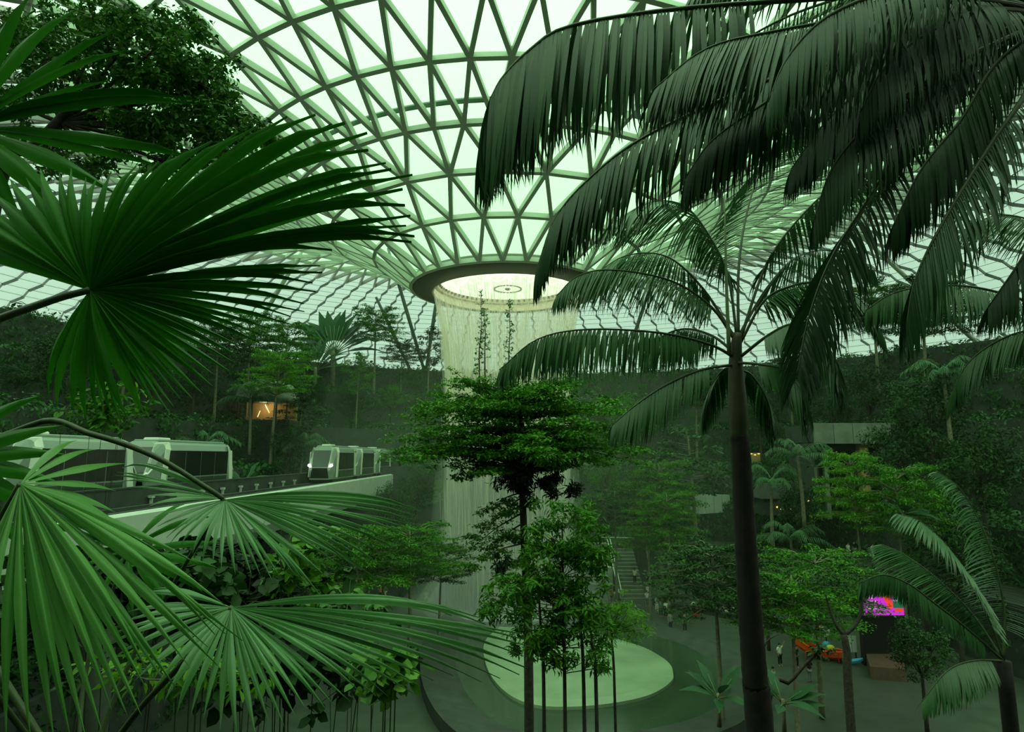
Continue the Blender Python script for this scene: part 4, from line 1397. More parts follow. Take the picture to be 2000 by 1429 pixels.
def train_car(train, it, xc, y0, L, front):
    """one car, near end at y0; built in world coordinates"""
    z0, z1 = EYE - 2.35, EYE + 1.0
    hw = 1.42
    def ring(y, k, rake=0.0):
        w_ = hw * k
        p = [(-w_ * .93, z0), (w_ * .93, z0), (w_, z0 + .9), (w_, z1 - .75), (w_ * .84, z1 - .22), (w_ * .55, z1), (-w_ * .55, z1), (-w_ * .84, z1 - .22), (-w_, z1 - .75), (-w_, z0 + .9)]
        return [(xc + x, y + rake * max(0, z - z0 - .9) / (z1 - z0 - .9), z) for x, z in p]
    b = MB()
    rg = [ring(y0, .74, 1.0), ring(y0 + 1.25, .98), ring(y0 + 1.7, 1), ring(y0 + L - 1.7, 1), ring(y0 + L - 1.25, .98), ring(y0 + L, .74, -1.0)]
    b.loft(rg, 0, False)
    for r_, fl in ((rg[0], 1), (rg[-1], -1)):
        b.add(r_, [(0, 1, 2, 9)[::fl], (9, 2, 3, 4, 5, 6, 7, 8)[::fl]])
    car = b.build('car', M['train_grey'], train, it)
    b = MB(); b.bevbox((xc - .85, y0 + 1.5, z1 - .02), (xc + .85, y0 + L - 1.5, z1 + .12), .05)
    b.build('roof_fairing', M['train_roof'], car)
    b = MB(); b.bevbox((xc - .5, y0 + 2.0, z1 + .12), (xc + .5, y0 + 3.6, z1 + .26), .05)
    b.build('roof_unit', M['white'], car)
    n = 4
    for sg in (-1, 1):
        for k in range(n):                # side glazing bays
            a0 = y0 + 1.9 + (L - 3.8) * k / n; a1 = y0 + 1.9 + (L - 3.8) * (k + 1) / n - .07
            b = MB(); b.box((xc + sg * (hw - .01) - .025, a0, z0 + .95), (xc + sg * (hw - .01) + .025, a1, z1 - .62))
            b.build('side_window', M['dark_glass'], car)
            b = MB(); b.box((xc + sg * (hw - .03) - .025, a0, z0 + .15), (xc + sg * (hw - .03) + .025, a1, z0 + .90))
            b.build('lower_panel', M['windshield'], car)
    b = MB(); b.bevbox((xc - 1.1, y0 + .8, z0 - .35), (xc + 1.1, y0 + L - .8, z0 + .03), .05)
    b.build('undercarriage', M['black'], car)
    for yy in (y0, y0 + L):
        s = 1 if yy == y0 else -1
        f = lambda u, v: V((xc + u, yy - s * .02 + s * v * 1.0, z0))
        # sloping end: windscreen, dark apron and the white raked frames at both corners
        wr = [(xc - .82, yy + s * .16, z0 + 1.28), (xc + .82, yy + s * .16, z0 + 1.28), (xc + .92, yy + s * .84, z1 - .40), (xc - .92, yy + s * .84, z1 - .40)]
        d = V((0, -s * .05, 0))
        b = MB(); b.prism([V(p) + d for p in wr], (0, 0, 0), (0, s * .05, 0)); b.build('windscreen', M['windshield'], car)
        b = MB(); b.prism([(xc - .95, yy - s * .06, z0 + .10), (xc + .95, yy - s * .06, z0 + .10), (xc + .76, yy - s * .06, z0 + 1.15), (xc - .76, yy - s * .06, z0 + 1.15)], (0, 0, 0), (0, s * .08, 0))
        b.build('apron', M['dark_glass'], car)
        b = MB(); b.box((xc - 1.0, yy - .10, z0 - .02), (xc + 1.0, yy + .10, z0 + .10)); b.build('bumper', M['train_grey'], car)
        for sg in (-1, 1):
            b = MB()
            b.prism([(xc + sg * .84, yy + s * .02, z0 + 1.15), (xc + sg * 1.12, yy + s * .10, z0 + 1.20), (xc + sg * 1.47, yy + s * 1.85, z1 - .62), (xc + sg * 1.30, yy + s * 1.85, z1 - .10), (xc + sg * .93, yy + s * .86, z1 - .18)],
                    (0, 0, .01), (0, s * .14, .05))
            b.build('corner_frame', M['white'], car)
            b = MB()
            b.prism([(xc + sg * 1.44, yy + s * 1.35, z1 - .55), (xc + sg * 1.44, yy + s * 1.9, z1 - .55), (xc + sg * 1.44, yy + s * 1.55, z0 + .2), (xc + sg * 1.44, yy + s * .95, z0 + .2)], (-.03 * sg, 0, 0), (.03 * sg, 0, 0))
            b.build('door_post', M['white'], car)
            if front and yy == y0:
                b = MB()
                o = V((xc + sg * 1.14, yy + .18, z0 + 1.42))
                b.tube([o, o + V((0, -.12, 0))], [.15, .13], 10)
                b.build('headlamp', M['headlamp'], car)
    return car


t1 = thing('train', 'silver train with lit headlamps running on the near track', 'train', (-19.7, 80, ZB))
i1 = inv(t1)
for k in range(3): train_car(t1, i1, -19.72, 65.0 + 10.6 * k, 10.1, k == 0)
b = MB()
for k in range(2): b.bevbox((-20.5, 74.9 + 10.6 * k, EYE - 2.2), (-18.95, 75.8 + 10.6 * k, EYE + .4), .05)
b.build('gangway', M['black'], t1, i1)
t2 = thing('train', 'silver train at the left edge behind the parapet', 'train', (-24.45, 40, ZB))
i2 = inv(t2)
for y0, L in ((17.0, 11.6), (29.0, 10.6), (40.6, 12.6)): train_car(t2, i2, -24.45, y0, L, False)

# tunnel portal where the near track leaves the hall
tp_ = thing('tunnel_portal', 'concrete tunnel portal above the far end of the train track', 'portal', (-23, 99, 9))
it_ = inv(tp_)
for k in range(6):
    b = MB(); x0 = -35 + 3.4 * k
    b.bevbox((x0, 98, EYE + .9), (x0 + 3.36, 98.6, EYE + 3.6), .03)
    b.build('lintel_panel', M['concrete'], tp_, it_)
b = MB(); b.box((-35, 98.3, 0), (-28, 99, EYE + .9)); b.box((-15.8, 98.3, 0), (-14.6, 99, EYE + .9)); b.box((-35, 107, 0), (-14.6, 108, EYE + 1)); b.box((-35, 98.7, EYE + 3.5), (-14.6, 108, EYE + 3.7))
b.build('portal_wall', M['dark_concrete'], tp_, it_)


# ------------------------------------------------------------------ pavilions and walls on the terraces
def gz(x, y):
    r = math.hypot(x - CX, y - CY) if y > CY else abs(x - CX)
    z = 0.0
    for R, zz in TER:
        if r > R: z = zz
    return z


# warm-lit pavilion on the left
pc = at(510, 800, 84)
pv = thing('pavilion', 'small pavilion with a warm lit wall under a grey roof, left terrace', 'pavilion', (pc.x, 84, 20))
iv = inv(pv)
x0, x1 = at(462, 800, 84).x, at(562, 800, 84).x
zf, zr = at(510, 820, 84).z, at(510, 783, 84).z
b = MB(); b.box((x0, 87.5, zf), (x1, 87.8, zr)); b.build('back_wall', M['tan_wall'], pv, iv)
b = MB(); b.box((x0 - .5, 83.5, zf - 3), (x1 + .5, 88, zf)); b.build('base', M['dark_concrete'], pv, iv)
b = MB()
m_ = (x0 + x1) / 2
b.loft([[(m_ + math.cos(q * PI / 8) * (x1 - x0) * .62 * k_, 85.7 + math.sin(q * PI / 8) * 3.6 * k_, zr + h_) for q in range(16)] for k_, h_ in ((1, 0), (1, .5), (.92, 1.6), (.7, 2.6), (.35, 3.1))])
b.build('roof', M['concrete'], pv, iv, True)
for (a_, c_) in (((518, 790), (526, 806)), ((503, 814), (508, 802))):
    b = MB(); b.tube([at(*a_, 86.5), at(*c_, 86.5)], .05, 6); b.build('light_strip', M['warm'], pv, iv)
for px in (465, 492, 540, 560):
    b = MB(); b.tube([(at(px, 800, 84).x, 84, zf), (at(px, 800, 84).x, 84, zr + .1)], .09, 8); b.build('post', M['black'], pv, iv)
lt = bpy.data.lights.new('pavilion_lamp', 'POINT'); lt.energy = 90; lt.color = (1, .75, .4); lt.shadow_soft_size = .3
lo = bpy.data.objects.new('pavilion_lamp', lt); link(lo, pv, iv); lo.location = (m_ - .5, 86.2, zr - .6)

# concrete canopy on the right with a dark room under it
x0, x1 = at(1592, 850, 74).x, at(1742, 850, 74).x
z0_, z1_ = at(1660, 866, 74).z, at(1660, 826, 74).z
cv = thing('canopy_building', 'dark room under a board-marked concrete canopy on the right terrace', 'building', ((x0 + x1) / 2, 76, 9.5))
iv = inv(cv)
for k in range(4):
    w_ = (x1 - x0) / 4
    b = MB(); b.bevbox((x0 + w_ * k, 74, z0_), (x0 + w_ * (k + 1) - .05, 74.4, z1_), .03); b.build('canopy_panel', M['concrete'], cv, iv)
b = MB(); b.box((x0, 74.4, z0_ + .1), (x1, 82, z1_ - .1)); b.build('canopy_slab', M['dark_concrete'], cv, iv)
b = MB(); b.box((x0, 81, 9), (x1, 81.4, z0_ + .2)); b.box((x0, 74.6, 9), (x0 + .4, 81, z0_ + .2)); b.box((x1 - .4, 74.6, 9), (x1, 81, z0_ + .2)); b.build('room_wall', M['dark_concrete'], cv, iv)
b = MB(); xx = at(1688, 880, 75).x; b.bevbox((xx - .5, 75, 9), (xx + .5, 76, z0_ + .15), .05); b.build('column', M['tan_wall'], cv, iv)
for px in (1612, 1725):
    b = MB(); xx = at(px, 880, 75).x; b.bevbox((xx - .25, 75, 9), (xx + .25, 75.5, z0_ + .15), .03); b.build('column', M['concrete'], cv, iv)

# pale curved parapet at the second terrace
pr = thing('parapet_wall', 'pale curved parapet wall above the trees right of the waterfall', 'wall', (at(1385, 985, 84).x, 84, 9.5))
iv = inv(pr)
A = [at(1330 + 16.0 * k, 965 + .12 * (k - 3) ** 2, 83 + .12 * k * k) for k in range(7)]
for k in range(6):
    a_, c_ = A[k], A[k + 1]
    lo_ = at(1385, 1003, 84).z
    b = MB(); b.prism([(a_.x, a_.y, lo_), (c_.x - .04, c_.y, lo_), (c_.x - .04, c_.y, c_.z), (a_.x, a_.y, a_.z)], (0, 0, 0), (0, .3, 0)); b.build('wall_panel', M['concrete_pale'], pr, iv)

# kiosk with warm lamps on the right
kc = at(1528, 985, 76)
ks = thing('kiosk', 'dim kiosk with a warm strip lamp between the trees on the right', 'kiosk', (kc.x, 76, 9.5))
iv = inv(ks)
b = MB(); b.bevbox((kc.x - 2.2, 76, 9.4), (kc.x + 2.4, 79, kc.z + .7), .05); b.build('counter', M['dark_concrete'], ks, iv)
b = MB(); b.loft([[(kc.x - 2.6, 75.4, kc.z + .7), (kc.x + 2.8, 75.4, kc.z + .7), (kc.x + 2.8, 79.4, kc.z + .7), (kc.x - 2.6, 79.4, kc.z + .7)], [(kc.x - 1.6, 76, kc.z + 2.4), (kc.x + 1.8, 76, kc.z + 2.4), (kc.x + 1.8, 79, kc.z + 2.4), (kc.x - 1.6, 79, kc.z + 2.4)]]); b.build('roof', M['dark_concrete'], ks, iv)
b = MB(); b.tube(P((1527, 973, 75.6), (1545, 973, 75.6)), .07, 6); b.build('strip_lamp', M['warm'], ks, iv)
for px, py in ((1518, 990), (1543, 994), (1579, 978), (1526, 994)):
    b = MB(); o = at(px, py, 75.7); b.tube([o - V((0, 0, .1)), o, o + V((0, 0, .1))], [.05, .12, .05], 8); b.build('lamp', M['warm'], ks, iv)
b = MB(); xk = at(1470, 888, 92)
kb = thing('string_lamp', 'row of small amber lamps behind the tall palm trunk', 'lamp', xk)
ikb = inv(kb)
for k in range(4):
    b = MB(); o = xk + V((k * .55 - .9, 0, .15 * (k % 2))); b.tube([o, o + V((.3, 0, 0))], .05, 6); b.build('lamp_tube', M['warm'], kb, ikb)
b = MB(); b.box((xk.x - 1.2, xk.y + .1, xk.z - 1.2), (xk.x + 1.4, xk.y + .25, xk.z + .3)); b.build('shelf_back', M['tan_wall'], kb, ikb)

# stairs with a pale handrail
st = thing('stairs', 'dark garden stairs with a pale handrail right of the waterfall', 'stairs', (at(1220, 1165, 74).x, 74, 0))
iv = inv(st)
xa, xb = at(1208, 1160, 74).x, at(1262, 1160, 74).x
for k in range(14):
    b = MB(); b.box((xa + .3, 74 + .55 * k, 0), (xb, 74 + .55 * (k + 1), .34 * (k + 1))); b.box((xa + .3, 73.95 + .55 * k, .34 * (k + 1) - .06), (xb, 74.05 + .55 * k, .34 * (k + 1) + .01)); b.build('step', M['concrete'], st, iv)
for dx in (0.0, .35):
    b = MB(); b.tube([(xa + dx, 73.8, 1.0), (xa + dx, 81.7, 5.9)], .07, 6); b.build('handrail', M['rail'], st, iv)
for k in range(5):
    b = MB(); b.tube([(xa + .2, 74 + 1.9 * k, .3 + 1.15 * k), (xa + .2, 74 + 1.9 * k, 1.15 + 1.17 * k)], .04, 6); b.build('rail_post', M['rail'], st, iv)
b = MB(); b.tube([(xa - 1.2, 82, 6.1), (xb + .4, 82, 6.0)], .06, 6); b.build('top_rail', M['rail'], st, iv)
sb = thing('seat_steps', 'wide stone seat steps beside the stairs, right of the leafy bush tree', 'steps', (at(1178, 1150, 76).x, 76, 0))
iv = inv(sb)
xc0, xc1 = at(1150, 1150, 76).x, at(1204, 1150, 76).x
for k in range(7):
    b = MB(); sx_ = (.4, 0, .8, .2, 0, .6, .3)[k]
    b.bevbox((xc0 + sx_, 74.5 + 1.3 * k, 0), (xc1 - (k % 3) * .4, 75.7 + 1.3 * k, .75 * (k + 1)), .04); b.build('stone_step', M['concrete_pale'] if k in (2, 3, 4) else M['concrete'], sb, iv)
b = MB(); lw = thing('path_wall', 'low dark seat wall along the plaza behind the visitors', 'wall', (at(1400, 1185, 68).x, 68, 0))
iv = inv(lw)
pw = [atz(x, y, 0) for x, y in ((1290, 1196), (1350, 1205), (1420, 1220), (1490, 1236), (1560, 1256))]
for a_, c_ in zip(pw, pw[1:]):
    b = MB(); b.prism([(a_.x, a_.y + 3.2, 0), (c_.x, c_.y + 3.2, 0), (c_.x, c_.y + 3.2, .55), (a_.x, a_.y + 3.2, .55)], (0, 0, 0), (0, .9, 0)); b.build('wall_panel', M['dark_concrete'], lw, iv)

# slanted roof columns beyond the terraces
for (p0, p1, Y, lab) in (((835, 745), (795, 610), 118, 'slanting white roof column just left of the waterfall'), ((829, 745), (846, 630), 118, 'roof column leaning right, beside the left edge of the waterfall'), ((812, 745), (772, 660), 120, 'thin slanting roof column left of the waterfall, lowest of three'),
                         ((470, 690), (548, 560), 104, 'long slanting roof column behind the left fan palm leaf'), ((1790, 560), (1725, 500), 88, 'slanting roof column at the right edge behind the palms'), ((1208, 745), (1250, 620), 118, 'roof column right of the waterfall behind the palm frond')):
    a_, c_ = at(*p0, Y), at(*p1, Y - 4)
    g = gz(a_.x, a_.y)
    cl = thing('roof_column', lab, 'column', (a_.x, a_.y, g))
    ic = inv(cl)
    low = a_ + (a_ - c_) * ((a_.z - g) / (c_.z - a_.z))
    hi_ = c_ + (c_ - a_) * .9
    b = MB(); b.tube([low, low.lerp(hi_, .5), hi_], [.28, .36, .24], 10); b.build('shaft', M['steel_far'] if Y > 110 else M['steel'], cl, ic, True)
    b = MB(); b.tube([low - V((0, 0, .2)), low + V((0, 0, .5))], [.6, .5], 10); b.build('foot', M['concrete'], cl, ic)

# ------------------------------------------------------------------ things on the plaza
def screen():
    c = at(1722, 1178, 52)
    r = thing('display_screen', 'bright magenta and red display screen under the palm fronds, right', 'screen', (c.x, 52.3, 0))
    i_ = inv(r)
    x0, x1, z0, z1 = at(1686, 1178, 52).x, at(1764, 1178, 52).x, at(1722, 1201, 52).z, at(1722, 1154, 52).z
    b = MB(); b.bevbox((x0 - .2, 52.03, 0), (x1 + .5, 52.6, z1 + .25), .04); b.build('housing', M['black'], r, i_)
    b = MB(); b.box((x0, 51.98, z0), (x1, 52.02, z1)); f = b.build('panel', M['scr_mag'], r, i_)
    W = x1 - x0; H = z1 - z0
    for (u0, u1, v0, v1) in ((.08, .34, .50, .60), (.08, .40, .34, .36), (.08, .36, .26, .28), (.10, .30, .70, .74), (.10, .26, .80, .84)):
        b = MB(); b.box((x0 + u0 * W, 51.96, z0 + v0 * H), (x0 + u1 * W, 51.98, z0 + v1 * H)); b.build('caption_bar', M['scr_white'], f)
    b = MB(); b.box((x0 + .74 * W, 51.965, z0 + .3 * H), (x1, 51.98, z1)); b.build('green_field', M['scr_green'], f)
    for (u, v, rx, rz, m_) in ((.60, .75, .10, .22, 'scr_red'), (.66, .45, .08, .20, 'scr_red'), (.88, .22, .12, .08, 'scr_red'), (.93, .80, .05, .06, 'scr_white'), (.80, .62, .05, .05, 'scr_white')):
        b = MB(); b.prism([(x0 + (u + rx * math.cos(q * PI / 5)) * W, 51.965, z0 + (v + rz * math.sin(q * PI / 5)) * H) for q in range(10)], (0, -.01, 0), (0, .012, 0)); b.build('picture_patch', M[m_], f)


screen()
# orange boat
bc = atz(1606, 1287, 0)
bt = thing('boat', 'orange boat with raised bow on the plaza beside the signboards', 'boat', bc, math.radians(-26))
L, Wd = 3.9, .72
rings_o, rings_i = [], []
for k in range(11):
    t = k / 10
    x = (t - .5) * L
    wd = Wd * (math.sin(PI * min(1, (t * .92 + .10))) ** .6) * (1 if t > .12 else .55 + 3.7 * t)
    rise = .95 * max(0, .45 - t) ** 1.5 * 3.0 + .10 * max(0, t - .7)
    zk, zg = .12 + rise * .85, .80 + rise
    rings_o.append([(x, -wd, zg), (x, -wd * .92, zk + .25), (x, -wd * .4, zk), (x, wd * .4, zk), (x, wd * .92, zk + .25), (x, wd, zg)])
    rings_i.append([(x, -wd * .86, zg - .02), (x, -wd * .8, zk + .32), (x, -wd * .35, zk + .12), (x, wd * .35, zk + .12), (x, wd * .8, zk + .32), (x, wd * .86, zg - .02)])
b = MB(); b.loft(rings_o, 0, False, False); b.add(rings_o[0], [(0, 1, 2, 3, 4, 5)]); b.add(rings_o[-1], [(5, 4, 3, 2, 1, 0)])
b.build('hull', M['orange'], bt)
b = MB(); b.loft(rings_i, 0, False, False); b.build('inner_hull', M['red'], bt)
for sg in (0, 5):
    b = MB(); b.tube([V(r_[sg]) for r_ in rings_o], .07, 6); b.build('gunwale', M['orange'], bt)
for x in (-.7, .2, 1.0):
    b = MB(); b.bevbox((x - .12, -.62, .62), (x + .12, .62, .68), .02); b.build('thwart', M['orange'], bt)
for k in range(4):
    b = MB(); b.box((-1.2 + .8 * k - .03, -.76, .1), (-1.2 + .8 * k + .03, -.70, .85)); b.build('hull_rib', M['red'], bt)
for x in (-1.0, 1.2):
    b = MB(); b.box((x - .1, -.6, 0), (x + .1, .6, .3)); b.build('cradle', M['black'], bt)
for px, py, m_, lab in ((1622, 1265, 'yellow', 'yellow bag lying on the stern of the orange boat'), (1614, 1258, 'blue', 'pale blue bag lying in the orange boat beside the yellow one')):
    o = atz(px, py, .9)
    b = MB(); b.loft([[(o.x + math.cos(q * PI / 4) * .33 * k_, o.y + math.sin(q * PI / 4) * .26 * k_, .70 + h_) for q in range(8)] for k_, h_ in ((.7, 0), (1, .1), (1, .28), (.6, .42))])
    tag(b.build('bag', M[m_], smooth=True), lab, 'bag')
o = atz(1664, 1297, 0)
b = MB(); b.loft([[(o.x - .75 + 1.5 * t, o.y + w_ * (1 - abs(2 * t - 1) ** 2.5) - .3 * t, .25 + .5 * abs(t - .4) ** 1.5 + h_) for w_, h_ in ((-.28, .1), (-.2, -.1), (.2, -.1), (.28, .1))] for t in np.linspace(0, 1, 8)])
tag(b.build('kayak', M['blue']), 'small blue kayak lying right of the orange boat', 'kayak')


def board(px0, px1, pyt, pyb, Y, lab, post=True, gr=None, leaves=1):
    a_, c_ = at(px0, pyt, Y), at(px1, pyb, Y)
    r = thing('signboard', lab, 'sign', ((a_.x + c_.x) / 2, Y, gz((a_.x + c_.x) / 2, Y)), 0, gr)
    i_ = inv(r)
    g = gz((a_.x + c_.x) / 2, Y)
    w_ = (c_.x - a_.x) / leaves
    for k in range(leaves):
        b = MB(); b.bevbox((a_.x + w_ * k + .03, Y - .03, c_.z), (a_.x + w_ * (k + 1) - .03, Y + .03, a_.z), .015); b.build('board', M['sign'], r, i_)
    for x in ([a_.x + .12, c_.x - .12] if leaves > 1 else [(a_.x + c_.x) / 2]):
        b = MB(); b.box((x - .04, Y + .03, g), (x + .04, Y + .10, a_.z)); b.build('post', M['black'], r, i_)
        b = MB(); b.box((x - .2, Y - .15, g), (x + .2, Y + .3, g + .06)); b.build('foot', M['black'], r, i_)


board(1652, 1675, 1241, 1273, 53, 'pale double signboard on black posts beside the orange boat', leaves=2)
board(1605, 1622, 1229, 1243, 58, 'small pale notice board behind the orange boat')
board(1261, 1272, 1145, 1155, 73, 'small pale notice board at the foot of the garden stairs')
# red cart
cc = atz(1358, 1207, 0)
ct = thing('cart', 'red wheeled cart with a teal bag on top among the visitors', 'cart', cc)
b = MB(); b.bevbox((-.34, -.3, .18), (.34, .3, 1.05), .05); b.build('body', M['red'], ct)
b = MB(); b.bevbox((-.24, -.2, 1.05), (.2, .2, 1.5), .08); b.build('teal_bag', M['teal'], ct)
b = MB(); b.tube([(.3, -.28, .9), (.55, -.28, 1.2), (.55, .28, 1.2), (.3, .28, .9)], .025, 6); b.build('handle', M['black'], ct)
for x in (-.25, .25):
    for y in (-.25, .25):
        b = MB(); b.tube([(x, y - .03, .1), (x, y + .03, .1)], .1, 10); b.build('wheel', M['black'], ct)
cc = atz(1334, 1206, 0)
ct = thing('stroller', 'dark blue stroller standing left of the red cart', 'stroller', cc)
b = MB(); b.loft([[(math.cos(q * PI / 4) * .3 * k_, math.sin(q * PI / 4) * .28 * k_, h_) for q in range(8)] for k_, h_ in ((.6, .45), (1, .6), (1, .85), (.7, .95))]); b.build('seat', mat('navy', (.02, .04, .07)), ct)
b = MB(); b.loft([[(.1 + math.cos(q * PI / 4) * .28 * k_, math.sin(q * PI / 4) * .26 * k_, h_) for q in range(8)] for k_, h_ in ((1, .9), (.9, 1.1), (.4, 1.22))]); b.build('hood', M['black'], ct)
for x in (-.3, .3):
    for y in (-.25, .25):
        b = MB(); b.tube([(x, y - .03, .12), (x, y + .03, .12)], .12, 10); b.tube([(x, y, .12), (x * .4, y * .7, .55)], .02, 5); b.build('wheel', M['black'], ct)
b = MB(); b.tube([(.25, -.2, .8), (.5, -.2, 1.05), (.5, .2, 1.05), (.25, .2, .8)], .02, 5); b.build('handle', M['black'], ct)
# kiosk-like dark deck at the right with a brown slope
b = MB(); dk = [atz(1690, 1268, 1.0), atz(1760, 1276, 1.0), atz(1772, 1318, .5), atz(1700, 1312, .5)]
b.prism([(p.x, p.y, 0) for p in dk], (0, 0, 0), (0, 0, .9)); tag(b.build('deck', M['brown_roof']), 'low brown deck right of the signboards', 'deck')

# ------------------------------------------------------------------ trees of the terraces and the plaza
def tr_at(kind, lm, px, ptop, Y, label, wide=1.0, name=None, maxh=None):
    p = at(px, ptop, Y)
    g = gz(p.x, p.y)
    h = p.z - g
    if maxh and h > maxh:
        h = maxh
    cat = 'shrub' if kind == 'bush' else 'tree'
    nm = name or {'tier': 'layered_tree', 'round': 'round_tree', 'slender': 'slender_tree', 'bush': 'shrub'}[kind]
    if kind in ('tier', 'round') and h > 8: wide *= (8 / h) ** .55
    return tree(nm, kind, lm, (p.x, p.y, p.z - h if kind != 'bush' else g), h, label, cat, None, None, wide)


